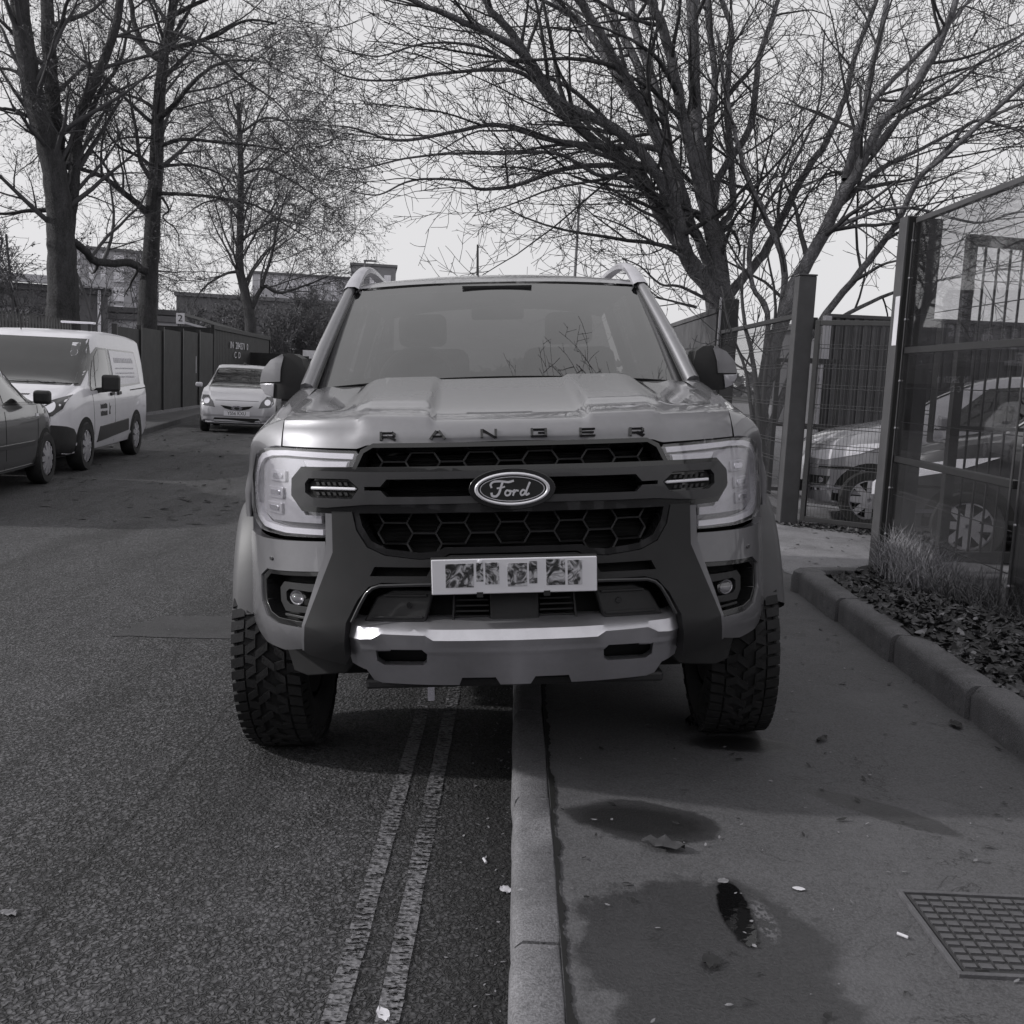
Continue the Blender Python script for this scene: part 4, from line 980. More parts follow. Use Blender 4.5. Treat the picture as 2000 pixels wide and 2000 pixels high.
# ---- wheels
def make_wheel():
    wh = bpy.data.objects.new('wheel', None); COL.objects.link(wh)
    R = .405; hw = .126
    prof = [(.225, -hw + .03), (.25, -hw + .005), (.31, -hw - .006), (.355, -hw), (.388, -hw + .018), (R - .009, -hw + .045), (R - .006, 0), (R - .009, hw - .045), (.388, hw - .018), (.355, hw), (.31, hw + .006), (.25, hw - .005), (.225, hw - .03)]
    build(MB().lathe(prof, 56), 'tyre', M['rubber'], wh, smooth=50)
    tr = MB(); rnd = random.Random(3)
    def P(th, x, r): return Vector((x, r * cos(th), r * sin(th)))
    def block(th, x, dth, dx, sk, r0, r1):
        c = [(th - dth + sk, x - dx), (th + dth + sk, x - dx), (th + dth - sk, x + dx), (th - dth - sk, x + dx)]
        def rr(xx, r): return r - .055 * max(0, abs(xx) - .095) ** 1.0 * 1.2
        vs = [P(a, xx, rr(xx, r0)) for a, xx in c] + [P(a * .93 + th * .07, xx * .93 + x * .07, rr(xx, r1)) for a, xx in c]
        tr.add(vs, [(4, 5, 6, 7), (0, 1, 5, 4), (1, 2, 6, 5), (2, 3, 7, 6), (3, 0, 4, 7)])
    n = 56
    for i in range(n):
        th = 2 * pi * i / n; e = pi / n
        for sg in (-1, 1):
            block(th + (e if sg > 0 else 0), sg * .102, e * .78, .025, sg * .012, R - .012, R + .003)
            block(th + e * .5 + (e if sg > 0 else 0), sg * .053, e * .70, .020, sg * .035 * (1 if i % 2 else -.4), R - .010, R + .005)
        block(th + e * .9, .012 * (1 if i % 2 else -1), e * .72, .024, .045 * (1 if i % 2 else -1), R - .010, R + .006)
        for sg in (-1, 1):     # shoulder lugs running down the sidewall
            x0 = sg * (hw + .001); a0 = th - e * .62; a1 = th + e * .62
            r0, r1 = R - .012, (R - .062 if i % 2 else R - .045)
            vs = [P(a0, sg * (hw - .022), r0 + .003), P(a1, sg * (hw - .022), r0 + .003), P(a1, x0, r1), P(a0, x0, r1)]
            vs += [p + Vector((sg * .008, 0, 0)) + p.normalized() * .004 for p in vs]
            tr.add(vs, [(4, 5, 6, 7), (0, 1, 5, 4), (1, 2, 6, 5), (2, 3, 7, 6), (3, 0, 4, 7)])
    build(tr, 'tread', M['rubber'], wh)
    rim = MB().lathe([(.225, -.10), (.232, .10), (.215, .115), (.20, .10), (.19, .03)], 40)
    for k in range(6):
        a = 2 * pi * k / 6
        rim.prism([(.03, -.028), (.205, -.040), (.205, .040), (.03, .028)], lambda u, v, t, a=a: Vector((.06 + t, u * cos(a) - v * sin(a), u * sin(a) + v * cos(a))), 0, .035)
    rim.lathe([(0, .10), (.05, .10), (.055, .04)], 20)
    build(MB().lathe([(0, .03), (.2, .03), (.205, -.1), (0, -.1)], 24), 'brake_disc', M['pit_black'], wh)
    build(rim, 'rim', M['bold_grey'], wh, smooth=40)
    return wh
w0 = make_wheel()
def place_wheel(src, first, parent, loc, flip, steer=0.0):
    if first: o = src
    else:
        o = src.copy(); COL.objects.link(o)
        for ch in list(src.children):
            c = ch.copy(); COL.objects.link(c); c.parent = o
    o.parent = parent; o.location = loc; o.rotation_euler = (0, 0, (pi if flip else 0) + steer); return o
WX = .884
wlist = [(-WX, AX_Y, True, radians(-2.5)), (WX, AX_Y, False, radians(-2.5)), (-WX, AX_Y + WB, True, 0), (WX, AX_Y + WB, False, 0)]
for i, (x, y, fl, stv) in enumerate(wlist): place_wheel(w0, i == 0, truck, (x, y, AX_Z), fl, stv)
build(MB().tube([(-.75, AX_Y, .40), (.75, AX_Y, .40)], .05, 8).tube([(-.75, AX_Y + WB, .40), (.75, AX_Y + WB, .40)], .06, 8), 'axle', M['pit_black'], truck)
# thin bright strap hanging below the tray
build(MB().grid([[Vector((-.362 + .030 * u, 1.30 + dy, z)) for u in (0, 1)] for z, dy in ((.40, 0), (.13, .0), (.06, .012), (.0, .0))]), 'hanging_strap', M['bright'], truck)

# ================================================================== other vehicles
class Body:
    """lofted car body: profile tables along y (front = 0)"""
    def __init__(s, L, zb, w, zt, zbelt, wr, paint, root, n=60, nose=.10):
        s.root = root; s.L = L
        ys = sorted(set([0, .015, .04, .08] + [L * i / n for i in range(1, n)] + [L - .08, L - .04, L - .015, L]))
        rows = []
        for y in ys:
            b = interp(y, *zb); W = catmull(y, *w); t = catmull(y, *zt); k = min(catmull(y, *zbelt), t - .02); r = min(catmull(y, *wr), W * .97)
            e = min(y, L - y); rd = 1 - nose * (1 - min(1, e / .12)) ** 2; W *= rd; r *= rd
            h = [(0, b), (W * .80, b), (W * .95, b + .05), (W * .99, b + .16), (W, lerp(b, k, .5)), (W * .995, lerp(b, k, .78)), (W * .975, k - .03), (W * .955, k)]
            for q in (.25, .5, .75): h.append((lerp(W * .955, r, q) + .012 * sin(pi * q), lerp(k, t - .05, q)))
            h += [(r, t - .05), (r * .96, t - .022), (r * .86, t - .008), (r * .5, t), (0, t + .004)]
            rows.append([Vector((-x, y, z)) for x, z in h] + [Vector((x, y, z)) for x, z in reversed(h[:-1])])
        m = len(rows[0])
        mb = MB().grid(rows); mb.f += [tuple(range(m)), tuple((len(rows) - 1) * m + j for j in range(m))[::-1]]
        s.mb = mb; s.bvh = BVHTree.FromPolygons([Vector(v) for v in mb.v], mb.f)
        s.o = build(mb, 'body', paint, root, smooth=32)
    def surf(s, mode):
        def f(u, v, off):
            if mode == 'front': o, d = Vector((u, -6, v)), Vector((0, 1, 0))
            elif mode == 'rear': o, d = Vector((u, 20, v)), Vector((0, -1, 0))
            elif mode == 'right': o, d = Vector((6, u, v)), Vector((-1, 0, 0))
            elif mode == 'left': o, d = Vector((-6, u, v)), Vector((1, 0, 0))
            else: o, d = Vector((u, v, 6)), Vector((0, 0, -1))
            h = s.bvh.ray_cast(o, d)
            if h[0] is None: h = s.bvh.find_nearest(o + d * 5.5)
            n = h[1] if h[1].dot(d) < 0 else -h[1]
            return h[0] + n * off
        return f
    def pan(s, name, poly, m, mode, off=.004, thick=.008, res=.06, parent=None, bevel=0, **kw):
        return panel(name, poly, m, parent or s.root, s.surf(mode), off, thick, res, bevel=bevel, smooth=40, **kw)
def circ(cx, cy, r, n=24): return [(cx + r * cos(2 * pi * i / n), cy + r * sin(2 * pi * i / n)) for i in range(n)]
def small_wheel(root, x, y, r, hw, side, spokes=7, m='alloy', first=None):
    if first is None:
        wh = bpy.data.objects.new('wheel', None); COL.objects.link(wh)
        build(MB().lathe([(r * .68, -hw), (r * .93, -hw), (r, -hw * .7), (r, hw * .7), (r * .93, hw), (r * .68, hw * .96)], 36), 'tyre', M['rubber'], wh, smooth=40)
        rm = MB().lathe([(r * .68, -hw), (r * .68, hw * .8), (r * .63, hw * .85), (r * .60, hw * .5)], 36)
        for k in range(spokes):
            a = 2 * pi * k / spokes
            rm.prism([(.02, -.035), (r * .63, -.030), (r * .63, .030), (.02, .035)], lambda u, v, t, a=a: Vector((hw * .62 + t + .02 * (1 - u / r), u * cos(a) - v * sin(a), u * sin(a) + v * cos(a))), 0, .02)
        rm.lathe([(0, hw * .8), (r * .15, hw * .8), (r * .17, hw * .5)], 16)
        build(rm, 'rim', M[m], wh, smooth=40)
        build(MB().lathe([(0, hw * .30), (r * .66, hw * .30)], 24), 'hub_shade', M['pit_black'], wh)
    else:
        wh = first.copy(); COL.objects.link(wh)
        for ch in list(first.children):
            c = ch.copy(); COL.objects.link(c); c.parent = wh
    wh.parent = root; wh.location = (x, y, r); wh.rotation_euler = (0, 0, 0 if side > 0 else pi); return wh
def wheels(B, ys, r, hw, W, arch, spokes=7, m='alloy'):
    f = None
    for y in ys:
        for s_, md in ((1, 'right'), (-1, 'left')):
            ap = [(y + arch * cos(t), max(r + arch * sin(t), interp(y, [0, 9], [B.zb_min, B.zb_min]))) for t in [pi * (-.12 + 1.24 * i / 22) for i in range(23)]]
            B.pan('arch', ap, M['pit_black'], md, .002, .02, .07)
            wobj = small_wheel(B.root, s_ * (W - hw * .9), y, r, hw, s_, spokes, m, f); f = f or wobj

# ---- white panel van
VX, VY = -6.46, 12.90
van = empty('van', (VX, VY, 0), radians(6.5), 'white panel van with black bumper parked nose towards the camera', 'van')
B = Body(4.40, ([0, .3, .5, 4.1, 4.4], [.24, .20, .2, .22, .3]), ([0, .12, .35, .8, 1.6, 3.6, 4.25, 4.4], [.74, .80, .86, .89, .905, .90, .885, .87]),
         ([0, .03, .12, .35, .95, 1.05, 1.3, 1.75, 2.1, 3.2, 4.2, 4.36, 4.40], [.80, .86, .93, 1.0, 1.16, 1.22, 1.43, 1.76, 1.85, 1.86, 1.80, 1.74, 1.66]),
         ([0, .3, .95, 1.3, 2, 4.4], [.76, .94, 1.08, 1.06, 1.06, 1.10]), ([0, .5, 1.0, 1.5, 2.2, 4.4], [.66, .74, .74, .70, .72, .735]), M['white_paint'], van)
B.zb_min = .2
wheels(B, (.86, 3.52), .322, .10, .905, .385, 9, 'lamp_silver')
B.pan('bumper', [(-.77, .24), (.77, .24), (.77, .62), (.55, .66), (.40, .645), (-.40, .645), (-.55, .66), (-.77, .62)], M['black_plastic'], 'front', .014, .03, .05)
for md in ('right', 'left'): B.pan('bumper_corner', [(.03, .24), (.46, .24), (.475, .50), (.40, .57), (.22, .61), (.03, .63)], M['black_plastic'], md, .014, .03, .05)
B.pan('grille', [(-.42, .70), (.42, .70), (.50, .80), (-.50, .80)], M['black_plastic'], 'front', .004)
B.pan('lower_grille', [(-.45, .36), (.45, .36), (.50, .45), (-.50, .45)], M['pit_black'], 'front', .016)
B.pan('bumper_line', [(-.62, .335), (.62, .335), (.62, .325), (-.62, .325)], M['grey_plastic'], 'front', .02, .01)
B.pan('number_plate', [(-.26, .50), (.26, .50), (.26, .60), (-.26, .60)], M['plate'], 'front', .03, .02)
wsv = B.pan('windscreen', [(-.76, 1.13), (.76, 1.13), (.735, 1.42), (.66, 1.715), (-.66, 1.715), (-.735, 1.42)], M['car_glass'], 'front', .012, .008, .04)
B.pan('windscreen_edge', [(-.79, 1.11), (.79, 1.11), (.76, 1.42), (.685, 1.735), (-.685, 1.735), (-.76, 1.42)], M['gloss_black'], 'front', .004, .008, .04)
B.pan('permit_sticker', [(.52, 1.575), (.63, 1.575), (.61, 1.67), (.51, 1.67)], M['white_ink'], 'front', .012, .004, parent=wsv)
B.pan('permit_sticker', circ(.575, 1.535, .048), M['white_ink'], 'front', .012, .004, 0, parent=wsv)
for s_ in (1, -1):
    h = B.pan('headlamp', [(s_ * .34, .735), (s_ * .42, .70), (s_ * .72, .74), (s_ * .80, .83), (s_ * .835, 1.0), (s_ * .70, .95), (s_ * .45, .80)], M['bold_grey'], 'front', .008, .02, .05)
    B.pan('lamp_bowl', circ(s_ * .67, .845, .065, 16), M['bright'], 'front', .012, .02, 0, parent=h); B.pan('lamp_bowl', circ(s_ * .52, .79, .045, 16), M['bright'], 'front', .012, .02, 0, parent=h)
for md, s_ in (('right', 1), ('left', -1)):
    B.pan('window_frame', [(1.13, 1.04), (2.28, 1.055), (2.30, 1.62), (1.86, 1.63), (1.62, 1.53)], M['gloss_black'], md, .003)
    B.pan('door_window', [(1.44, 1.08), (2.17, 1.085), (2.19, 1.59), (1.88, 1.60), (1.70, 1.50)], M['car_glass'], md, .008, .004)
    B.pan('quarter_window', [(1.20, 1.07), (1.40, 1.08), (1.62, 1.45)], M['car_glass'], md, .008, .004)
    B.pan('rear_window_frame', [(2.32, 1.055), (3.96, 1.10), (3.86, 1.60), (2.34, 1.62)], M['gloss_black'], md, .003)
    sw_ = B.pan('painted_window', [(2.37, 1.09), (3.90, 1.13), (3.81, 1.575), (2.38, 1.595)], M['lamp_silver'], md, .007, .005)
    rr = random.Random(5)
    for row, (z, h_, n) in enumerate(((1.42, .075, 11), (1.33, .02, 14), (1.26, .02, 13), (1.20, .028, 9))):
        for k in range(n):
            y0 = 2.55 + k * (1.1 / n); y1 = y0 + (1.1 / n) * rr.uniform(.5, .85)
            B.pan('faded_lettering', [(y0, z), (y1, z), (y1, z + h_ * rr.uniform(.6, 1)), (y0, z + h_)], M['white_ink'], md, .010, .003, 0, parent=sw_)
    B.pan('lower_cladding', [(1.36, .34), (3.05, .42), (3.02, .60), (1.50, .55)], M['grey_plastic'], md, .012, .02, .1, bevel=.008)
    for y0 in (2.05, 2.42): B.pan('door_handle', [(y0, .955), (y0 + .17, .965), (y0 + .17, 1.01), (y0, 1.0)], M['black_plastic'], md, .03, .04, 0, bevel=.008)
    B.pan('door_seam', [(2.272, .30), (2.280, .30), (2.285, 1.05), (2.277, 1.05)], M['pit_black'], md, .002, .004, .1)
    B.pan('door_seam', [(1.245, .45), (1.253, .45), (1.20, 1.0), (1.192, 1.0)], M['pit_black'], md, .002, .004, .1)
    B.pan('slide_rail', [(3.2, 1.01), (4.25, 1.03), (4.25, 1.045), (3.2, 1.025)], M['pit_black'], md, .004, .006, .1)
    for row, (z, n) in enumerate(((.79, 5), (.69, 7))):
        for k in range(n):
            y0 = 1.52 + k * .34 / n; y1 = y0 + .34 / n * .75
            B.pan('door_lettering', [(y0, z), (y1, z), (y1, z + rr.uniform(.045, .07)), (y0, z + .065)], M['ink'] if row == 0 else M['grey_plastic'], md, .004, .003, 0)
    B.pan('door_emblem', [(1.93, .70), (1.97, .78), (1.96, .86), (1.985, .80), (2.03, .82), (1.99, .75), (2.01, .70)], M['ink'], md, .004, .003, 0)
    mm = build(MB().box(s_ * .93, s_ * 1.16, 1.42, 1.58, 1.03, 1.26), 'wing_mirror', M['black_plastic'], van, bevel=.04, seg=3)
    build(MB().bar((s_ * .86, 1.50, 1.04), (s_ * 1.0, 1.50, 1.06), .10, .07), 'mirror_arm', M['black_plastic'], mm, bevel=.01)
for k in range(12): B.pan('bonnet_lettering', [(.05 + k * .026, .985), (.07 + k * .026, .985), (.07 + k * .026, 1.0), (.05 + k * .026, 1.0)], M['grey_plastic'], 'front', .003, .003, 0)
B.pan('bonnet_seam', [(-.62, .845), (.62, .845), (.62, .852), (-.62, .852)], M['grey_plastic'], 'front', .002, .003, .05)
build(MB().tube([(-.28, 1.95, 1.82), (-.275, 1.90, 2.02)], .008, 6), 'aerial', M['black_plastic'], van)
lb = build(MB().box(.02, .50, 2.7, 2.78, 1.97, 2.0), 'beacon_bar', M['lamp_white'], van, bevel=.008)
build(MB().box(.40, .44, 2.72, 2.76, 1.84, 1.975).box(.32, .52, 2.66, 2.82, 1.835, 1.86), 'bar_foot', M['black_plastic'], lb)

# ---- dark hatchback at the left edge, seen from its side
car = empty('parked_car', (-6.37, 12.82, 0), radians(180 + 7), 'dark hatchback cut off by the left edge of the photograph', 'car')
B = Body(3.9, ([0, .3, .5, 3.5, 3.9], [.26, .2, .19, .2, .3]), ([0, .15, .45, .9, 2.6, 3.6, 3.9], [.60, .70, .79, .83, .845, .82, .78]),
         ([0, .03, .15, .5, .85, 1.0, 1.25, 1.7, 2.1, 2.8, 3.5, 3.8, 3.9], [.62, .70, .80, .93, 1.01, 1.05, 1.22, 1.44, 1.49, 1.47, 1.38, 1.15, .98]),
         ([0, .3, .85, 1.2, 3.9], [.60, .80, .95, .93, .98]), ([0, .5, .9, 1.4, 2.2, 3.9], [.45, .62, .66, .60, .60, .56]), M['paint_dark'], car)
B.zb_min = .19
wheels(B, (.72, 3.2), .30, .09, .84, .355, 10, 'lamp_silver')
for md, s_ in (('right', 1), ('left', -1)):
    B.pan('window_frame', [(.98, .93), (3.3, .97), (3.25, 1.10), (2.95, 1.36), (1.95, 1.41), (1.55, 1.32)], M['gloss_black'], md, .003)
    for q in ([(1.30, .965), (2.02, .975), (2.0, 1.375), (1.92, 1.38), (1.60, 1.285)], [(2.10, .975), (2.80, .985), (2.72, 1.34), (2.08, 1.375)], [(1.06, .95), (1.24, .96), (1.42, 1.17)], [(2.86, .985), (3.2, 1.0), (2.86, 1.30)]):
        B.pan('side_window', q, M['car_glass'], md, .007, .004)
    B.pan('rubbing_strip', [(1.15, .49), (2.75, .50), (2.75, .545), (1.15, .535)], M['bold_grey'], md, .010, .012, .1, bevel=.004)
    B.pan('sill_line', [(1.12, .265), (2.7, .27), (2.7, .28), (1.12, .275)], M['bold_grey'], md, .006, .01, .1)
    B.pan('door_seam', [(2.05, .28), (2.058, .28), (2.06, .96), (2.052, .96)], M['pit_black'], md, .002, .004, .1)
    B.pan('door_seam', [(1.02, .45), (1.028, .45), (1.0, .92), (.992, .92)], M['pit_black'], md, .002, .004, .1)
    B.pan('repeater_lamp', [(.98, .80), (1.07, .80), (1.06, .835), (.985, .83)], M['lamp_white'], md, .006, .01, 0)
    mm = build(MB().box(s_ * .86, s_ * 1.04, 1.18, 1.30, .95, 1.10), 'wing_mirror', M['black_plastic'], car, bevel=.035, seg=3)
    h = B.pan('headlamp', [(s_ * .42, .60), (s_ * .70, .64), (s_ * .77, .80), (s_ * .58, .76)], M['lamp_silver'], 'front', .006, .02, .05)
B.pan('windscreen', [(-.62, 1.03), (.62, 1.03), (.55, 1.38), (-.55, 1.38)], M['car_glass'], 'front', .012, .008, .04)
B.pan('grille', [(-.4, .50), (.4, .50), (.42, .60), (-.42, .60)], M['pit_black'], 'front', .006)

B.pan('rear_window', [(-.56, 1.06), (.56, 1.06), (.48, 1.34), (-.48, 1.34)], M['car_glass'], 'rear', .010, .008, .04)
for s_ in (1, -1): B.pan('tail_lamp', [(s_ * .56, .72), (s_ * .72, .72), (s_ * .70, .95), (s_ * .58, .95)], M['bold_grey'], 'rear', .008, .02, .05)

# ---- small silver hatchback facing the camera, half hidden by the pickup's mirror
ay = empty('parked_car', (-5.98, 22.5, 0), radians(10), 'small silver hatchback facing the camera by the dark container', 'car')
B = Body(3.4, ([0, .3, .5, 3.1, 3.4], [.26, .18, .18, .2, .3]), ([0, .08, .25, .6, 2.2, 3.2, 3.4], [.66, .735, .785, .80, .805, .79, .76]),
         ([0, .02, .10, .35, .75, .9, 1.2, 1.6, 1.9, 2.6, 3.2, 3.4], [.58, .66, .76, .90, 1.0, 1.05, 1.25, 1.43, 1.465, 1.45, 1.30, .98]),
         ([0, .3, .8, 1.1, 3.4], [.56, .78, .94, .92, .96]), ([0, .4, .85, 1.4, 2.0, 3.4], [.56, .62, .66, .575, .57, .54]), M['silver_paint'], ay)
B.zb_min = .18
wheels(B, (.62, 2.96), .28, .085, .80, .335, 8)
B.pan('windscreen_edge', [(-.665, .965), (.665, .965), (.62, 1.12), (.535, 1.375), (.3, 1.395), (-.3, 1.395), (-.535, 1.375), (-.62, 1.12)], M['gloss_black'], 'front', .004, .008, .04)
B.pan('windscreen', [(-.63, .99), (.63, .99), (.59, 1.12), (.51, 1.35), (-.51, 1.35), (-.59, 1.12)], M['car_glass'], 'front', .012, .008, .04)
for s_ in (1, -1):
    h = B.pan('headlamp', [(s_ * .45, .555), (s_ * .70, .585), (s_ * .76, .66), (s_ * .735, .80), (s_ * .60, .80), (s_ * .50, .68)], M['lamp_dark'], 'front', .006, .02, .05, bevel=.004)
    B.pan('lamp_bowl', circ(s_ * .63, .68, .062, 16), M['bright'], 'front', .012, .02, 0, parent=h)
    build(MB().box(s_ * .83, s_ * .98, .98, 1.08, .95, 1.05), 'wing_mirror', M['silver_paint'], ay, bevel=.03)
    for q in ([(1.12, .95), (2.0, .96), (1.98, 1.36), (1.62, 1.34)], [(2.06, .96), (2.8, 1.0), (2.6, 1.32), (2.04, 1.36)]): B.pan('side_window', q, M['car_glass'], 'right' if s_ > 0 else 'left', .006, .006)
B.pan('grille', [(-.34, .60), (-.25, .535), (-.12, .505), (.12, .505), (.25, .535), (.34, .60), (.1, .575), (-.1, .575)], M['pit_black'], 'front', .006)
em = B.pan('emblem', [(.115 * cos(2 * pi * i / 24), .545 + .055 * sin(2 * pi * i / 24)) for i in range(24)], M['bright'], 'front', .018, .02, 0)
B.pan('emblem_centre', [(.055 * cos(2 * pi * i / 16), .54 + .032 * sin(2 * pi * i / 16)) for i in range(16)], M['grey_plastic'], 'front', .022, .01, 0, parent=em)
B.pan('bonnet_seam', [(-.45, .70), (.45, .70), (.45, .708), (-.45, .708)], M['grey_plastic'], 'front', .002, .003, .05)
B.pan('lower_grille', [(-.50, .275), (-.46, .25), (.46, .25), (.50, .275), (.46, .335), (-.46, .335)], M['pit_black'], 'front', .008)
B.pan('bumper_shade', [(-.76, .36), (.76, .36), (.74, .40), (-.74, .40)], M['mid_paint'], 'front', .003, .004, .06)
B.pan('bumper_lip', [(-.60, .225), (.60, .225), (.66, .25), (-.66, .25)], M['white_paint'], 'front', .02, .02, .06)
apl = build(MB().box(-.27, .27, -.022, -.014, .38, .485), 'number_plate', M['plate'], ay)
me = text_mesh('YS56 KXU', .105, .001, .84); o = link('plate_text', me, M['ink'], apl); o.location = (0, -.0235, .432); o.rotation_euler = (radians(90), 0, 0)
build(MB().tube([(0, 1.95, 1.46), (0, 2.0, 1.50)], .03, 8), 'aerial_base', M['black_plastic'], ay)

# ---- two cars in the yard behind the mesh
def yard_car(loc, rz, label, paint):
    t = empty('parked_car', loc, rz, label, 'car')
    B = Body(4.2, ([0, .3, .5, 3.8, 4.2], [.26, .2, .2, .2, .3]), ([0, .12, .35, .8, 2.6, 3.9, 4.2], [.56, .68, .80, .865, .88, .86, .80]),
             ([0, .03, .12, .45, .9, 1.05, 1.4, 1.9, 2.4, 3.2, 3.9, 4.2], [.62, .72, .84, .98, 1.08, 1.13, 1.38, 1.58, 1.63, 1.60, 1.40, 1.0]),
             ([0, .3, .9, 1.3, 4.2], [.60, .84, 1.02, 1.0, 1.04]), ([0, .5, .95, 1.5, 2.4, 4.2], [.42, .62, .68, .62, .62, .58]), paint, t)
    B.zb_min = .2
    wheels(B, (.80, 3.45), .305, .10, .875, .375, 8)
    for md, s_ in (('right', 1), ('left', -1)):
        B.pan('headlamp', [(.14, .70), (.34, .685), (.66, .765), (1.0, .905), (.66, .865), (.34, .79), (.16, .755)], M['lamp_white'], md, .006, .02, .05, bevel=.003)
        B.pan('bumper_line', [(.22, .36), (.62, .40), (.74, .60), (.70, .61), (.58, .43), (.22, .39)], M['bright'], md, .006, .01, .05)
        B.pan('bumper_slot', [(.28, .59), (.62, .61), (.60, .63), (.28, .615)], M['pit_black'], md, .004, .01, .05)
        fo = B.pan('fog_lamp_recess', [(.20, .42), (.36, .42), (.40, .52), (.20, .52)], M['black_plastic'], md, .004, .01, .05)
        B.pan('fog_lamp', circ(.31, .475, .028, 12), M['bright'], md, .010, .01, 0, parent=fo)
        for q in ([(1.35, 1.05), (2.3, 1.06), (2.28, 1.52), (1.86, 1.48)], [(2.38, 1.06), (3.3, 1.08), (3.05, 1.46), (2.36, 1.52)]): B.pan('side_window', q, M['car_glass'], md, .006, .006)
        build(MB().box(s_ * .90, s_ * 1.08, 1.35, 1.45, 1.06, 1.20), 'wing_mirror', paint, t, bevel=.03)
    B.pan('windscreen', [(-.64, 1.12), (.64, 1.12), (.57, 1.50), (-.57, 1.50)], M['car_glass'], 'front', .012, .008, .04)
    build(MB().box(-.26, .26, -.045, -.02, .46, .57), 'number_plate', M['plate'], t)
    B.pan('grille', [(-.42, .34), (.42, .34), (.40, .43), (-.40, .43)], M['pit_black'], 'front', .004); B.pan('upper_grille', [(-.35, .60), (.35, .60), (.38, .68), (-.38, .68)], M['pit_black'], 'front', .004)
    return t
yard_car((3.06, 11.66, KH), radians(-104), 'silver grey hatchback behind the mesh gate leaf, nose towards the road', M['mid_paint'])
yard_car((3.47, 9.92, KH), radians(-90 - 23.7), 'darker grey car close behind the clear fence panels', M['paint_dark'])

# ================================================================== fence, gate and yard on the right
M['mesh_wire'] = mat('mesh_wire', .055, .45, .2, 0, .15, 10)
M['clear_sheet'] = glass('clear_sheet', .77, .5, .05, .20)
FX = 2.86
sf = empty('security_fence', (FX, 7.95, KH), 0, 'dark steel security fence with clear panels along the planting bed', 'fence')
def lp(x, y, z): return (x - FX, y - 7.95, z - KH)
def fbox(name, x0, x1, y0, y1, z0, z1, m, parent=sf, bevel=.006):
    a = lp(x0, y0, z0); b = lp(x1, y1, z1)
    return build(MB().box(a[0], b[0], a[1], b[1], a[2], b[2]), name, m, parent, bevel=bevel)
gp_ = fbox('gate_post', FX - .075, FX + .085, 7.90, 8.06, KH, 2.80, M['steel_post'])
fbox('dark_front_sheet', FX - .060, FX + .085, 7.893, 7.8985, KH, 2.79, M['pit_black'], bevel=0)  # near-black sheet laid over the post's front to darken that face
fbox('post_tape', FX - .0765, FX - .0745, 7.895, 7.985, 1.86, 2.22, M['white_ink'], bevel=0)
for y in (5.93, 3.93, 1.93): fbox('fence_post', FX + .02, FX + .10, y - .04, y + .04, KH, 2.78, M['steel_dark'])
fbox('fence_post', FX + .09, FX + .20, 7.92, 8.02, KH, 2.79, M['steel_post'])
for y0, y1 in ((5.975, 7.90), (3.975, 5.885), (1.975, 3.885)):
    for z, h in ((1.825, .05), (1.02, .05), (.24, .04), (2.765, .04)):
        fbox('rail', FX - .012, FX + .03, y0, y1, z - h / 2, z + h / 2, M['steel_dark'] if z < 2.7 else M['steel_post'])
    for z0, z1 in ((.262, .994), (1.046, 1.80), (1.851, 2.744)):
        fr_ = MB(); a = lp(FX - .018, y0, z0); b = lp(FX - .006, y1, z1)
        build(MB().box(a[0], a[0] + .004, a[1] + .006, b[1] - .006, a[2], b[2]), 'clear_panel', M['clear_sheet'], sf)
        nb = 4
        for i in range(1, nb if z1 < 2 else 4):
            z = lerp(z0, z1, i / (3 if z1 < 2 else 4))
            if z > z1 - .02: continue
            q = lp(FX + .006, 0, z)[2]
            build(MB().tube([(.010, y0 - 7.95, q), (.010, y1 - 7.95, q)], .0035, 6), 'horizontal_wire', M['mesh_wire'], sf)
    e = MB(); 
    for y in (y0 + .004, y1 - .004): e.tube([lp(FX - .024, y, .25), lp(FX - .024, y, 2.75)], .006, 6)
    build(e, 'edge_strip', M['alloy'], sf) if False else [build(MB().tube([lp(FX - .024, y, .25), lp(FX - .024, y, 2.75)], .006, 6), 'edge_strip', M['steel_post'], sf) for y in (y0 + .004, y1 - .004)]
    for z in (.45, .80, 1.25, 1.6, 2.05, 2.35, 2.62):
        build(MB().lathe([(0, -.012), (.008, -.010), (.009, 0)], 10, lp(FX - .022, y1 - .012, z), 'x'), 'bolt', M['alloy'], sf)

# far gate post
p1 = empty('gate_post', (2.86, 10.86, KH), 0, 'square grey steel gate post just behind the pickup\'s right side', 'post')
build(MB().box(-.09, .09, -.09, .09, 0, 2.52), 'post', M['steel_post'], p1, bevel=.008)
build(MB().box(-.095, .095, -.095, .095, 2.523, 2.54), 'cap', M['steel_post'], p1, bevel=.004)
for z in (.35, 2.0): build(MB().box(.09, .15, -.03, .03, z, z + .12), 'hinge', M['steel_dark'], p1, bevel=.006)

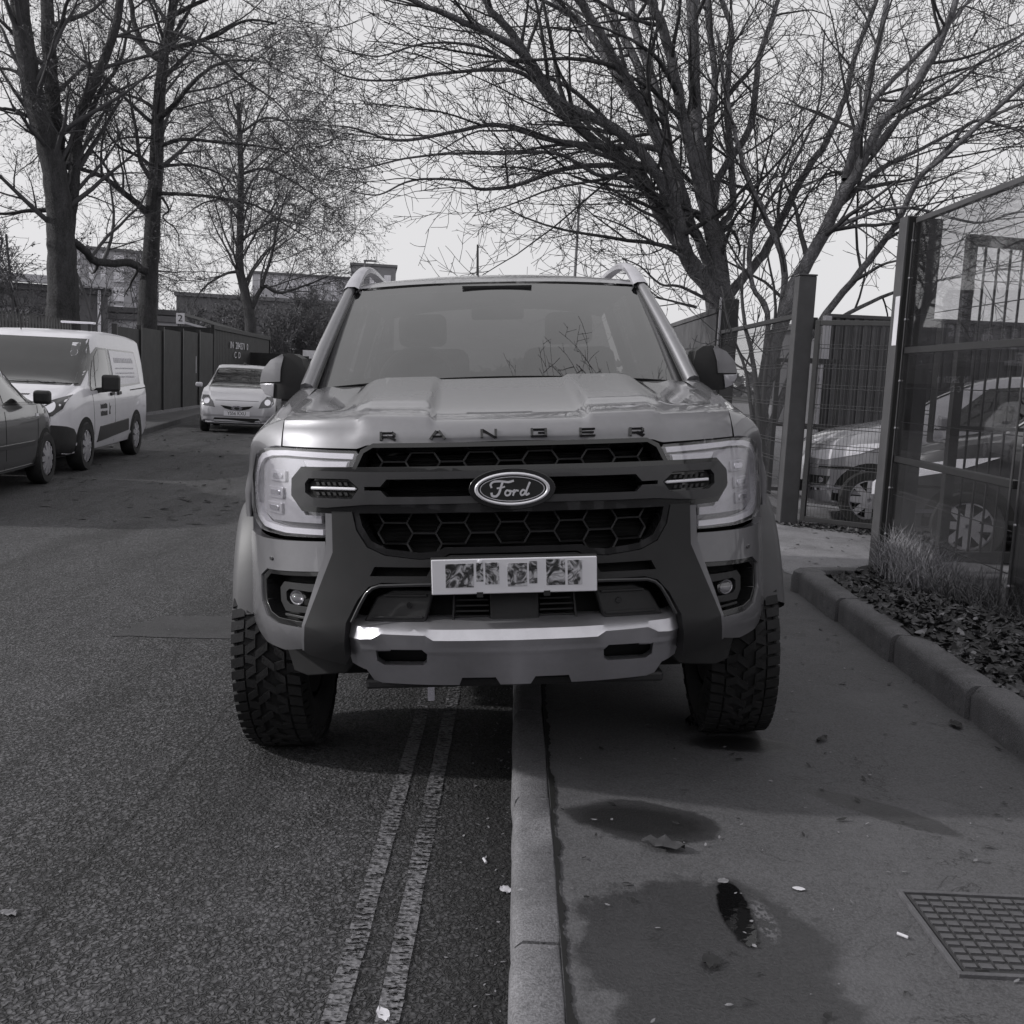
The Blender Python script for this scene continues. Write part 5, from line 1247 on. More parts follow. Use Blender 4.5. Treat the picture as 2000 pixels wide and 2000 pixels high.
# gate leaf with fine mesh swung into the yard
def leaf(name, label, a, b, z0, z1, bars, frame=.05, dbl=False):
    t = empty(name, (a[0], a[1], 0), atan2(b[1] - a[1], b[0] - a[0]), label, 'gate'); L = sqrt((b[0] - a[0]) ** 2 + (b[1] - a[1]) ** 2)
    for x0, x1, q0, q1 in ((0, frame, z0, z1), (L - frame, L, z0, z1), (frame + .001, L - frame - .001, z1 - frame, z1), (frame + .001, L - frame - .001, z0, z0 + frame)):
        build(MB().box(x0, x1, -.025, .025, q0, q1), 'frame_bar', M['steel_dark'], t, bevel=.004)
    if bars == 'mesh':
        v = MB(); n = int((L - .1) / .034)
        for i in range(n): v.tube([(frame + .02 + i * .034, -.004, z0 + frame), (frame + .02 + i * .034, -.004, z1 - frame)], .0019, 3, cap=False)
        tag(build(v, 'vertical_wires', M['mesh_wire'], t, fix=False), kind='stuff')
        z = z0 + .16
        while z < z1 - .08:
            build(MB().tube([(frame, .004, z), (L - frame, .004, z)], .0045, 5), 'horizontal_wire', M['mesh_wire'], t)
            build(MB().tube([(frame, .004, z + .035), (L - frame, .004, z + .035)], .0035, 5), 'horizontal_wire', M['mesh_wire'], t); z += .20
    else:
        me = MB().tube([(0, 0, z0 + frame), (0, 0, z1 - frame)], .010, 6).mesh('bar'); me.materials.append(M['steel_dark']); n = int((L - .1) / .112)
        for i in range(n): o = link('bar', me, None, t); o.location = (frame + .09 + i * .112, 0, 0)
        for z in (1.25, 1.9): build(MB().box(frame + .001, L - frame - .001, -.012, .012, z, z + .03), 'cross_rail', M['steel_dark'], t)
    return t
leaf('gate_leaf', 'fine mesh gate leaf in front of the silver grey hatchback', (2.97, 10.74), (3.98, 10.06), KH + .05, 2.20, 'mesh')
leaf('gate_leaf', 'tall barred gate leaf folded open behind the clear fence panels', (3.38, 8.25), (4.9, 8.62), KH + .08, 2.74, 'bars', .085)
leaf('mesh_panel', 'open mesh fence panel between the far gate post and the dark hoarding', (2.86, 11.0), (2.86, 15.1), KH + .05, 2.28, 'mesh')

# solid hoarding that carries on along the road
hb_ = empty('hoarding', (2.86, 15.2, KH), 0, 'grey solid board hoarding beyond the gate with a dark end post', 'hoarding')
M['board'] = mat('hoarding_board', .085, .7, 0, 0, .2, 3, .15, 40, dirt=.3)
build(MB().box(-.02, .23, 0, .22, 0, 2.62), 'end_post', M['steel_dark'], hb_, bevel=.01)
build(MB().box(-.045, -.021, -.02, .03, 0, 2.64), 'edge_trim', M['alloy'], hb_)
for i in range(10):
    build(MB().box(-.04, .02, .24 + i * 1.22, .24 + (i + 1) * 1.22 - .012, .02, 2.42 - .0 * i), 'board', M['board'], hb_, bevel=.004)
build(MB().box(-.06, .05, .24, 12.4, 2.425, 2.50), 'capping', M['board'], hb_, bevel=.006)

# profiled metal wall at the back of the yard
yw = empty('yard_wall', (4.15, 14.3, KH), 0, 'grey profiled metal wall along the back of the yard', 'wall')
M['profiled'] = mat('profiled_metal', .075, .5, .2, 0, .22, 2.5, .05, 20, dirt=.35)
mb = MB(); rows_ = []; x = 0; prof = []
while x < 22:
    prof += [(x, 0), (x + .05, 0), (x + .062, .028), (x + .112, .028)]; x += .124
mb.grid([[Vector((u, -d, z)) for u, d in prof] for z in (0, .8, 1.6, 2.36)])
build(mb, 'profiled_sheet', M['profiled'], yw)
build(MB().box(-.06, 22, -.045, .05, 2.363, 2.41), 'capping', M['profiled'], yw, bevel=.004)
build(MB().box(-.10, -.005, -.05, .06, 0, 2.38), 'corner_flashing', M['alloy'], yw, bevel=.004)
wd = build(MB().box(2.60, 3.02, -.07, -.035, 1.33, 1.62), 'window', M['lamp_silver'], yw)
for i in (1, 2): build(MB().box(2.60 + i * .14 - .008, 2.60 + i * .14 + .008, -.08, -.071, 1.33, 1.62), 'glazing_bar', M['steel_dark'], wd)
# cage beside the wall
cg = empty('storage_cage', (3.35, 13.2, KH), 0, 'dark open steel cage standing beside the profiled wall', 'cage')
for i, (x, y) in enumerate(((0, 0), (.62, 0), (0, .6), (.62, .6))): build(MB().box(x, x + .05, y, y + .05, 0, 1.78), 'corner_post', M['steel_dark'], cg)
for z in (.05, .9, 1.73):
    for a, b in (((.051, .0), (.619, .04)), ((.051, .6), (.619, .64))): build(MB().box(a[0], b[0], a[1], b[1], z, z + .05), 'cross_bar', M['steel_dark'], cg)
build(MB().box(.10, .30, .2, .45, .1, 1.2), 'stored_board', M['board'], cg)
# leaf rubbish under the mesh leaf
def fn_y(r): return (lambda q: (2.75 + q * 1.3, 10.86 - q * .85 + r.gauss(0, .09), KH))(r.random())
tag(build(leaf_bits(900, fn_y, .03, .09, 71), 'leaf_litter', LM[1], fix=False), kind='stuff', label='leaves blown against the foot of the mesh gate leaf')
tag(build(leaf_bits(60, lambda r: (r.uniform(2.2, 3.4), r.uniform(7.6, 10.4), KH), .02, .06, 72, .2, .1), 'litter', LM[0], fix=False), kind='stuff', label='leaf bits on the yard entrance')

# ================================================================== left side: fences, container, buildings
M['hoard_dark'] = mat('dark_hoarding', .016, .6, 0, 0, .22, 1.2, .1, 8, dirt=.15)
M['brick_far'] = mat('far_brick', .36, .85, 0, 0, .12, 2.0, .1, 8)
M['brick_dark'] = mat('dark_brick', .14, .85, 0, 0, .15, 3.0, .1, 12)
M['brick_mid'] = mat('mid_brick', .24, .85, 0, 0, .12, 2.0); M['pale_wall'] = mat('pale_wall', .5, .85, 0, 0, .08, .5)
M['roof_grey'] = mat('roof_grey', .16, .8, 0, 0, .15, 1.0)
M['far_window'] = mat('far_window_glass', .62, .3, 0, 0, .35, .6); M['frame_white'] = mat('window_frame_white', .85, .6)
def lineX(Y): return -9.25 - .0823 * (Y - 26)
sh = empty('site_hoarding', (lineX(23.7), 23.7, .1), 0, 'row of dark flat steel hoarding panels behind the white van', 'hoarding')
ys = [23.7, 25.7, 27.85, 30.0, 32.15, 34.3]
for i in range(5):
    a = Vector((lineX(ys[i]) - lineX(23.7), ys[i] - 23.7 + .03, 0)); b = Vector((lineX(ys[i + 1]) - lineX(23.7), ys[i + 1] - 23.7 - .03, 0)); h = 2.10 + .05 * i
    build(MB().bar(a + Vector((0, 0, h / 2)), b + Vector((0, 0, h / 2)), .05, h), 'panel', M['hoard_dark'], sh, bevel=.006)
    build(MB().box(a.x - .05, a.x + .07, a.y - .055, a.y - .005, 0, h + .05), 'upright', M['steel_dark'], sh)
    if i in (3,): build(MB().box(b.x + .03, b.x + .05, b.y - .35, b.y - .25, 1.05, 1.55), 'notice', M['white_ink'], sh)
build(MB().bar((.0, .0, .02), (lineX(34.3) - lineX(23.7), 10.6, .02), .16, .12), 'plinth', M['kerb'], sh)
ct = empty('shipping_container', (lineX(34.5), 34.5, .1), atan2(lineX(46.7) - lineX(34.5), -12.2) * -1 + pi if False else math.atan(.0823), 'dark shipping container with white stencilled numbers behind the small silver hatchback', 'container')
cr = []; x = 0
while x < 12.0: cr += [(x, 0), (x + .07, 0), (x + .10, -.035), (x + .17, -.035)]; x += .27
build(MB().grid([[Vector((-d * -1 - .04, u + .1, z)) for u, d in cr] for z in (.16, 2.46)]), 'corrugated_side', M['hoard_dark'], ct)
build(MB().box(-2.3, -.05, .08, 12.1, .15, 2.5), 'shell', M['hoard_dark'], ct)
for z in (0, 2.46): build(MB().box(-.10, .01, 0, 12.2, z, z + .15), 'side_rail', M['hoard_dark'], ct, bevel=.01)
for y in (0, 12.08): build(MB().box(-.12, .015, y, y + .12, .152, 2.458), 'corner_post', M['hoard_dark'], ct, bevel=.01)
for tx, yy, z, sz in (('IN  284271  0', 4.6, 2.02, .34), ('C  D', 4.2, 1.68, .32)):
    me = text_mesh(tx, sz, .002, 1.9); o = link('stencil', me, M['white_ink'], ct); o.location = (.012, yy, z); o.rotation_euler = (radians(90), 0, radians(90))
# lower dark gates past the container's end
gt = empty('site_gate', (-10.6, 41.8, .1), 0, 'low dark boarded gate past the container beside the mirror', 'gate')
build(MB().box(0, 1.15, 0, .06, 0, 1.85), 'board', M['hoard_dark'], gt); build(MB().box(1.17, 2.3, 0, .06, 0, 1.80), 'board', M['hoard_dark'], gt)
build(MB().box(1.9, 3.4, .8, .9, 1.72, 2.05), 'white_sign', M['white_ink'], gt)
# palisade fence at the left edge
pf = empty('palisade_fence', (-9.0, 15, .1), 0, 'dark palisade fence with pointed pales at the left edge', 'fence')
pm = MB().prism([(-.035, 0), (.035, 0), (.035, 1.95), (.012, 2.13), (0, 2.06), (-.012, 2.13), (-.035, 1.95)], lambda u, v, t: Vector((t, u, v)), 0, .02).mesh('pale'); pm.materials.append(M['steel_dark'])
for i in range(50):
    o = link('pale', pm, None, pf); o.location = (-.02 * i * .14 - .03, i * .135, 0)
for z in (.35, 1.66): build(MB().bar((.02, -.05, z), (-.13, 6.8, z), .05, .06), 'rail', M['steel_dark'], pf)
bt = empty('bow_top_railing', (-9.14, 21.85, .1), 0, 'low dark bow-topped railing between palisade and hoarding', 'railing')
hm = MB().tube([(0, 0, 0), (0, 0, 1.85)] + [(0, .06 - .06 * cos(pi * k / 6), 1.85 + .06 * sin(pi * k / 6)) for k in range(1, 6)] + [(0, .12, 1.85), (0, .12, 0)], .010, 5).mesh('hoop'); hm.materials.append(M['steel_dark'])
for i in range(11): o = link('hoop', hm, None, bt); o.location = (-.012 * i, i * .165, 0)
for z in (.2, 1.6): build(MB().bar((0, -.03, z), (-.13, 1.84, z), .02, .04), 'rail', M['steel_dark'], bt)

def block(name, label, px0, px1, pyt, Y, depth, m, rz=0.0, win=(), roof=None, zb=0.0, cat='building'):
    """a building whose front stands at distance Y; px only gives its width and height there"""
    c = at((px0 + px1) / 2, pyt, Y); rz = -atan2(c.x, Y); W = (px1 - px0) / F_PX * sqrt(c.x ** 2 + Y ** 2); H = c.z - zb
    t = empty(name, (c.x - cos(rz) * W / 2, Y - sin(rz) * W / 2, zb), rz, label, cat)
    build(MB().box(0, W, 0, depth, 0, H), 'wall', m, t)
    build(MB().box(-.15, W + .15, -.15, depth + .15, H + .002, H + .25), 'roof', roof or M['roof_grey'], t)
    for (u0, u1, v0, v1, lights) in win:
        f = build(MB().box(W * u0, W * u1, -.06, -.004, H * v0, H * v1), 'window', M['frame_white'], t)
        for k in range(lights):
            for q in range(2):
                x0 = lerp(u0, u1, (k + .10) / lights) * W; x1 = lerp(u0, u1, (k + .90) / lights) * W
                build(MB().box(x0, x1, -.075, -.0605, lerp(v0, v1, (q + .08) / 2) * H, lerp(v0, v1, (q + .92) / 2) * H), 'pane', M['far_window'], f)
    return t
W5 = [(u0, u1, v0, v1, n_) for v0, v1 in ((.16, .26), (.31, .41), (.46, .56), (.60, .71), (.755, .86), (.90, .97)) for u0, u1, n_ in ((.72, .88, 2), (.52, .60, 1), (.34, .42, 1), (.1, .2, 1))]
block('apartment_building', 'five storey brick flats seen between the two left tree trunks', 140, 248, 488, 95, 14, M['brick_far'], 0, W5)
block('apartment_building', 'grey slab wing joined behind the brick flats, left of the second trunk', 252, 306, 496, 99, 12, M['brick_far'], 0, [(u, u + .16, v, v + .09, 1) for v in (.2, .35, .5, .64, .78, .9) for u in (.12, .42, .72)])
W4 = [(u, u + .055, v, v + .12, 1) for v in (.52, .68, .84) for u in (.06, .20, .34, .48, .62, .76, .90)]
block('apartment_building', 'pale four storey flats far behind the third tree', 500, 690, 540, 118, 14, M['pale_wall'], 0, W4)
WB_ = [(u, u + .15, v, v + .13, 2) for v in (.36, .58, .80) for u in (.10, .42, .74)]
block('apartment_building', 'dark brick end block with square windows by the roof rail', 688, 772, 520, 112, 12, M['brick_mid'], 0, WB_)
block('low_building', 'long low dark building behind the scrub, under the pale flats', 360, 700, 588, 75, 8, M['brick_dark'], 0, [(u, u + .03, .55, .8, 1) for u in (.1, .24, .55, .86)])
lb_ = block('brick_building', 'single storey dark brick building with pale eaves behind the left trunk', -140, 178, 563, 44, 8, M['brick_dark'], 0, [])
_k = sqrt(44 ** 2 + 22.3 ** 2) / F_PX; build(MB().tube([((160 + 140) * _k, -.12, .2), ((160 + 140) * _k, -.12, 4.3)], .07, 8), 'downpipe', M['frame_white'], lb_)
build(MB().box(-.4, (183 + 140) * _k, -.6, -.155, 4.40, 4.72), 'eaves', M['pale_wall'], lb_)
block('shed', 'grey flat roofed shed at the far left edge', -80, 42, 594, 34, 5, M['pale_wall'], 0, [])
# stacked cabins and boards behind the hoarding
for i, (p0, p1, pt, Y, m, lb) in enumerate(((195, 345, 612, 52, 'roof_grey', 'long grey cabin roof behind the hoarding, uppermost of the two'), (205, 338, 626, 47, 'pale_wall', 'pale low cabin in front of the grey cabin roof'))):
    block('site_cabin', lb, p0, p1, pt, Y, 3, M[m], 0, [], M['brick_dark'], cat='cabin')
sp = at(352, 622, 38.0)
sg = empty('number_sign', (sp.x, 38.0, 0), 0, 'small white square sign with a black figure 2 above the hoarding', 'sign')
build(MB().box(-.15, .15, 0, .02, sp.z - .19, sp.z + .19), 'board', M['white_ink'], sg); build(MB().tube([(0, .05, .1), (0, .05, sp.z + .1)], .03, 6), 'post', M['steel_dark'], sg)
me = text_mesh('2', .34, .002, 1.1); o = link('figure', me, M['ink'], sg); o.location = (0, -.004, sp.z); o.rotation_euler = (radians(90), 0, 0)
a, b = at(352, 612, 38.5), at(525, 664, 49)
bmx = empty('lifting_boom', (a.x, a.y, a.z), 0, 'thin lattice boom sloping down behind the container top', 'boom')
build(MB().bar((0, 0, 0), b - a, .10, .10), 'upper_chord', M['steel_dark'], bmx); c_ = at(352, 628, 38.5) - a; d_ = at(440, 652, 43.5) - a
build(MB().bar(c_, d_, .08, .08), 'lower_chord', M['pale_wall'], bmx)
for t in (.1, .3, .5): build(MB().bar((b - a) * t * .55, c_.lerp(d_, t), .05, .05), 'brace', M['steel_dark'], bmx)
pa = at(1130, 362, 42); pt_ = empty('tall_pole', (at(1122, 530, 42).x, 42, 0), 0, 'tall thin pole standing far behind the pickup roof', 'pole')
build(MB().tube([(0, 0, 0), (.02, 0, pa.z * .5), (.05, 0, pa.z)], [.07, .06, .045], 8), 'pole', M['roof_grey'], pt_)
q = at(712, 530, 70); lp_ = empty('street_lamp', (q.x, 70, 0), 0, 'slim street lamp with a flat head in front of the dark end block', 'street lamp')
zt = at(712, 510, 70).z
build(MB().tube([(0, 0, 0), (0, 0, zt)], .06, 6), 'column', M['roof_grey'], lp_); build(MB().box(-.05, .75, -.12, .12, zt - .02, zt + .08), 'lamp_head', M['roof_grey'], lp_)

# unseen brick block added behind the viewpoint to darken reflections in paint and glass
unseen_block = empty('brick_building', (-40, -17, 0), 0, 'unseen long brick block added behind the viewpoint to darken the pickup reflections', 'building')
build(MB().box(0, 77, -8, 0, 0, 7.5), 'wall', M['brick_dark'], unseen_block); build(MB().box(-.3, 77.3, -8.3, .3, 7.502, 7.8), 'roof', M['roof_grey'], unseen_block)
for i in range(20):
    for z in (1.1, 4.3): build(MB().box(1.5 + i * 3.6, 3.1 + i * 3.6, .004, .06, z, z + 1.5), 'window', M['far_window'], unseen_block)

block('warehouse', 'long low grey warehouse far behind the yard', 1560, 2250, 655, 40, 12, M['roof_grey'], 0, [])

# ================================================================== bare trees
def bark(name, g, sc=9):
    a = N(name); st = a.noise(sc, 6, .7, stretch=(1, 1, .28)); f = a.noise(40, 4, .7, stretch=(1, 1, .5))
    c = a.ramp(st, [(.32, g * .3), (.66, g * 1.8)]); c = a.mix(.45, c, a.ramp(f, [(.35, g * .3), (.65, g * 1.9)]))
    a.col(c); a.rough(.9); a.nor(a.bump(a.math('ADD', st, f), 1.0, .07)); return a.m
M['bark_light'] = bark('smooth_bark', .18, 6); M['bark_dark'] = bark('rough_bark', .060, 7); M['twig'] = mat('twig_bark', .055, .85, 0, 0, .2, 3); M['twig_dark'] = mat('dark_twig_bark', .075, .85, 0, 0, .2, 3)
M['bud'] = mat('hanging_seed_pods', .11, .8, 0, 0, .4, 2)
class Tree:
    def __init__(s, seed, P):
        s.rg = random.Random(seed); s.P = P; s.mb = [MB(), MB(), MB()]; s.bud = MB(); s.count = 0
    def draw(s, pts, rs, lvl):
        n = (10, 7, 5, 3, 3, 3)[min(lvl, 5)]
        s.mb[0 if lvl == 0 else 1 if lvl == 1 else 2].tube(pts, rs, n, cap=False); s.count += 1
    def stem(s, pts, r0, r1, t0=.25):
        k = len(pts); N_ = (k - 1) * 5; T = list(range(k)); rg = s.rg
        X = [[p[i] for p in pts] for i in range(3)]; D = []
        for i in range(N_ + 1):
            t = i * (k - 1) / N_
            D.append(Vector([catmull(t, T, X[j]) for j in range(3)]) + Vector([rg.uniform(-1, 1) * min(r1 * .4, .016) for _ in range(3)]))
        L = sum((D[i + 1] - D[i]).length for i in range(N_))
        rs = [lerp(r0, r1, (i / N_) ** .8) for i in range(N_ + 1)]
        s.draw(D, rs, 0); s.kids(D, rs, L, 0, t0)
    def kids(s, D, rs, L, lvl, t0):
        P = s.P; rg = s.rg
        if lvl >= P['levels']: 
            return
        n = P['kids'][lvl]; n = n(L) if callable(n) else n
        for c in range(n):
            t = lerp(t0, .98, (c + rg.random()) / n); f = t * (len(D) - 1); i = min(int(f), len(D) - 2); q = f - i
            p = D[i].lerp(D[i + 1], q); d = (D[i + 1] - D[i]).normalized()
            ang = rg.uniform(*P['ang']); ax = d.orthogonal().normalized(); ax = Matrix.Rotation(rg.uniform(0, 2 * pi), 3, d) @ ax
            nd = (Matrix.Rotation(ang, 3, ax) @ d + Vector(P.get('bias', (0, 0, 0))) * (1 if lvl < 2 else .4)).normalized()
            if lvl == 0 and nd.z < -.25: nd.z *= .2; nd.normalize()
            l = P['len'][lvl] * rg.uniform(.55, 1.25) * (1.15 - .55 * t); r = max(P['rmin'], min(lerp(rs[i], rs[i + 1], q) * rg.uniform(.30, .60), P['rmax'][lvl]))
            s.limb(p, nd, l, r, lvl + 1)
    def limb(s, p, d, L, r, lvl):
        P = s.P; rg = s.rg; n = P['seg'][lvl - 1]; pts = [p]; rs = [r]; w = P['wob'][lvl - 1]; tr = P['trop'][lvl - 1]; lo = P.get('floor', 0)
        for k in range(n):
            d = Vector((d.x + rg.gauss(0, w), d.y + rg.gauss(0, w), d.z + rg.gauss(0, w) + tr * (1 if k > n * .45 else P.get('first', 1)))).normalized()
            p = p + d * (L / n)
            pts.append(p); rs.append(max(P['rmin'] * .7, r * (1 - .75 * (k + 1) / n)))
        s.draw(pts, rs, lvl); s.kids(pts, rs, L, lvl, .12)
        if lvl >= P['levels'] and P.get('buds'):
            for _ in range(P['buds']):
                i = rg.randrange(len(pts) - 1); q = pts[i].lerp(pts[i + 1], rg.random()); z = P['bud'] * rg.uniform(.5, 1.3)
                u = Vector((rg.uniform(-1, 1), rg.uniform(-1, 1), rg.uniform(-1, 1))) * z; v = Vector((rg.uniform(-1, 1), rg.uniform(-1, 1), rg.uniform(-1, 1))) * z * .7
                s.bud.add([q, q + u, q + u + v, q + v], [(0, 1, 2, 3)])
    def finish(s, name, label, base, mats, cat='tree', group=None):
        t = empty(name, base, 0, label, cat, group); off = Vector(base)
        for mb, nm, m, sm in ((s.mb[0], 'trunk', mats[0], 60), (s.mb[1], 'branches', mats[1], 60), (s.mb[2], 'crown', mats[2], None), (s.bud, 'seed_pods', mats[-1], None)):
            if not mb.f: continue
            mb.v = [(v[0] - off.x, v[1] - off.y, v[2] - off.z) for v in mb.v]
            build(mb, nm, m, t, smooth=sm, fix=False)
        return t
def trace(pix, Yb, dY, base=None):
    """stem through sighted points, drifting dY in depth from root to tip"""
    n = len(pix); out = [] if base is None else [Vector(base)]
    for i, (x, y) in enumerate(pix): out.append(at(x, y, Yb + dY * (i / (n - 1)) ** 1.3))
    return out

# --- right: large many-stemmed tree arching over the road
PA = dict(levels=4, kids=(lambda L: max(5, int(L * 1.4)), lambda L: max(3, int(L * 2.5)), lambda L: max(3, int(L * 3.6)), 2), len=(2.6, 1.3, .66, .32), ang=(.50, 1.25), seg=(9, 7, 5, 3), wob=(.075, .085, .09, .09),
          trop=(.0, .015, .04, .07), rmin=.0052, rmax=(.045, .018, .009, .006), bias=(-.22, -.08, .05))
TA = Tree(4, PA)
bA = Vector((3.05, 16.8, KH))
stemsA = [
 ([(1425, 640), (1403, 538), (1382, 414), (1361, 248), (1353, 8), (1350, -180)], .3, .165, .088),
 ([(1400, 620), (1349, 517), (1328, 435), (1283, 269), (1225, 157), (1150, 30), (1090, -60)], -1.5, .13, .065),
 ([(1395, 615), (1345, 517), (1320, 435), (1279, 331), (1196, 248), (1097, 203), (1039, 124), (985, 79), (890, 37), (832, 12), (760, -20)], -2.5, .15, .03),
 ([(1405, 625), (1387, 559), (1304, 447), (1242, 331), (1150, 269), (1068, 186), (1014, 83), (960, 20), (920, -50)], -1.0, .13, .055),
 ([(1330, 480), (1279, 385), (1221, 331), (1171, 323), (1097, 331), (1014, 360), (973, 368), (931, 368), (898, 352), (807, 352), (740, 380), (690, 375)], -2.0, .07, .008),
 ([(1340, 400), (1304, 298), (1180, 286), (1076, 273), (973, 244), (890, 257), (807, 273), (757, 271), (690, 250), (640, 245)], -3.2, .07, .008),
 ([(1150, 260), (1068, 182), (1014, 141), (939, 137), (848, 145), (766, 157), (683, 151), (625, 120)], -2.2, .055, .008),
 ([(1345, 420), (1304, 290), (1213, 157), (1138, 50), (1089, 8), (1040, -60)], 1.5, .09, .055),
 ([(1330, 400), (1283, 265), (1246, 132), (1209, 54), (1190, 0), (1175, -80)], 2.2, .095, .055),
 ([(1405, 560), (1378, 414), (1337, 248), (1303, 83), (1275, 8), (1255, -90)], -.8, .13, .07),
 ([(1420, 620), (1407, 455), (1432, 393), (1419, 186), (1428, 62), (1400, -20)], 1.6, .09, .045),
 ([(1412, 520), (1395, 373), (1465, 248), (1481, 124), (1515, 16), (1530, -80)], 2.5, .085, .04),
 ([(1335, 420), (1262, 322), (1180, 345), (1090, 300), (985, 300), (880, 300), (790, 310), (700, 330), (655, 320)], -3.4, .05, .007),
 ([(1200, 250), (1110, 170), (1010, 130), (930, 90), (830, 85), (740, 110), (665, 95)], -3.2, .045, .007),
 ([(1398, 600), (1370, 480), (1325, 380), (1290, 200), (1240, 60), (1225, -60)], .9, .11, .06),
 ([(1412, 600), (1395, 470), (1385, 300), (1395, 150), (1380, 0), (1375, -80)], 1.8, .09, .05),
 ([(1405, 605), (1445, 550), (1490, 497), (1525, 430), (1565, 350), (1614, 275), (1650, 190), (1675, 95), (1709, 8), (1740, -70)], 1.2, .10, .035),
 ([(1380, 540), (1300, 440), (1250, 410), (1200, 380), (1150, 370)], -2.0, .045, .008),
 ([(1360, 600), (1320, 590), (1285, 580), (1262, 560)], -.6, .03, .008),
 ([(1390, 560), (1330, 500), (1270, 470), (1215, 440), (1160, 420)], -1.6, .04, .008),
 ([(1390, 590), (1330, 560), (1290, 555), (1250, 520), (1215, 505)], -1.2, .035, .008),
]
for i, (px, dY, r0, r1) in enumerate(stemsA):
    r0 *= .86; r1 *= .9
    TA.stem(trace(px, 16.8, dY, bA + Vector((random.uniform(-.25, .25), random.uniform(-.2, .2), 0)) if i in (0, 1, 2, 3, 9, 10, 14, 15) else None), r0, r1, .30 if i in (0, 1, 2, 3, 9, 10, 14, 15) else .15)
TA.finish('bare_tree', 'many-stemmed bare tree whose long branches arch left over the road and pickup', bA, (M['bark_light'], M['twig'], M['twig']))

PB = dict(PA); PB['bias'] = (.20, -.05, .04); PB['kids'] = (lambda L: max(7, int(L * 1.9)), lambda L: max(3, int(L * 2.7)), lambda L: max(3, int(L * 3.8)), 2)
TB = Tree(9, PB); bB = Vector((3.55, 14.6 + .9, KH)); YB = 15.5
stemsB = [
 ([(1486, 800), (1515, 665), (1552, 559), (1597, 476), (1631, 406), (1676, 331), (1717, 248), (1780, 178), (1838, 75), (1862, 17), (1900, -80)], -.5, .17, .045),
 ([(1560, 700), (1614, 613), (1697, 509), (1751, 435), (1792, 352), (1862, 290), (1987, 174), (2080, 90)], -1.5, .085, .03),
 ([(1631, 406), (1655, 344), (1684, 248), (1705, 124), (1730, 17), (1745, -80)], 1.4, .10, .035),
 ([(1492, 760), (1520, 640), (1531, 517), (1490, 414), (1457, 339), (1432, 248), (1415, 166), (1400, 60)], 1.2, .09, .025),
 ([(1600, 480), (1631, 447), (1697, 418), (1780, 406), (1904, 435), (1990, 414), (2060, 420)], -1.8, .05, .01),
 ([(1792, 352), (1850, 290), (1904, 236), (2000, 256), (2080, 250)], -.6, .05, .012),
 ([(1640, 400), (1720, 330), (1800, 290), (1900, 240), (2000, 200)], 1.5, .06, .014),
 ([(1700, 300), (1760, 230), (1840, 190), (1930, 110), (2010, 60)], 1.0, .06, .014),
 ([(1650, 350), (1690, 220), (1790, 110), (1870, 30), (1920, -40)], 2.0, .07, .02),
 ([(1500, 640), (1470, 560), (1465, 470), (1510, 380), (1560, 300), (1600, 200), (1610, 60)], 2.6, .06, .018),
 ([(1580, 660), (1680, 600), (1780, 560), (1880, 540), (1990, 520)], 1.0, .05, .01),
]
for i, (px, dY, r0, r1) in enumerate(stemsB):
    r0 *= .78; r1 *= .85
    TB.stem(trace(px, YB, dY, bB + Vector((random.uniform(-.2, .2), random.uniform(-.2, .2), 0)) if i in (0, 1, 3, 9) else None), r0, r1, .28 if i in (0, 1, 3, 9) else .12)
TB.finish('bare_tree', 'bare tree with a leaning pale trunk behind the far gate post, branches spreading right', bB, (M['bark_light'], M['twig'], M['twig']))
# --- scrubby stems by the mesh panel
TC = Tree(21, dict(PA, levels=3, len=(1.2, .6, .3, .2), bias=(0, 0, .15))); bC = Vector((3.25, 13.6, KH))
for px, dY, r0, r1 in (([(1480, 800), (1470, 700), (1450, 600), (1455, 480)], .5, .05, .015), ([(1490, 800), (1500, 690), (1515, 600), (1500, 500)], -.4, .045, .012), ([(1470, 820), (1455, 720), (1425, 640), (1410, 560)], .6, .035, .01)):
    TC.stem(trace(px, 13.6, dY, bC), r0, r1, .25)
TC.finish('sapling', 'thin bare saplings standing behind the open mesh fence panel', bC, (M['twig'], M['twig'], M['twig']), 'sapling')

# --- left: three tall dense trees behind the hoarding
PL = dict(levels=4, kids=(lambda L: max(5, int(L * 1.45)), lambda L: max(4, int(L * 2.3)), lambda L: max(3, int(L * 3.4)), 4), len=(3.3, 1.7, .85, .42), ang=(.45, 1.15), seg=(8, 6, 4, 2), wob=(.10, .11, .12, .12),
          trop=(.02, -.02, -.04, .0), rmin=.0048, rmax=(.07, .026, .012, .007), bias=(0, 0, .10), buds=2, bud=.035)
T1 = Tree(31, PL); b1 = Vector((-10.9, 25.2, .1))
for i, (px, dY, r0, r1) in enumerate((([(122, 645), (123, 590), (121, 520), (118, 450), (112, 370), (96, 290), (72, 210), (48, 90), (30, -60)], -.8, .43, .19), ([(126, 500), (122, 410), (114, 330), (109, 254), (96, 120), (92, 11), (90, -100)], .8, .24, .13),
     ([(128, 480), (138, 400), (147, 326), (154, 232), (190, 150), (225, 54), (243, -60)], .3, .17, .08), ([(100, 250), (60, 230), (10, 212), (-60, 225)], -1.0, .07, .02), ([(90, 410), (50, 412), (0, 418), (-50, 400)], -.6, .06, .02), ([(142, 470), (165, 488), (185, 510), (215, 514), (255, 514), (284, 530)], 2.9, .09, .10),
     ([(130, 330), (190, 190), (230, 130), (255, 40)], 1.5, .07, .03), ([(70, 180), (30, 140), (-30, 130)], .5, .07, .02))):
    T1.stem(trace(px, 25.2, dY, b1 if i == 0 else None), r0, r1, .42 if i == 0 else .2)
T1.finish('bare_tree', 'thickest left tree, its trunk forking into three upright limbs', b1, (M['bark_dark'], M['twig_dark'], M['twig_dark'], M['bud']))
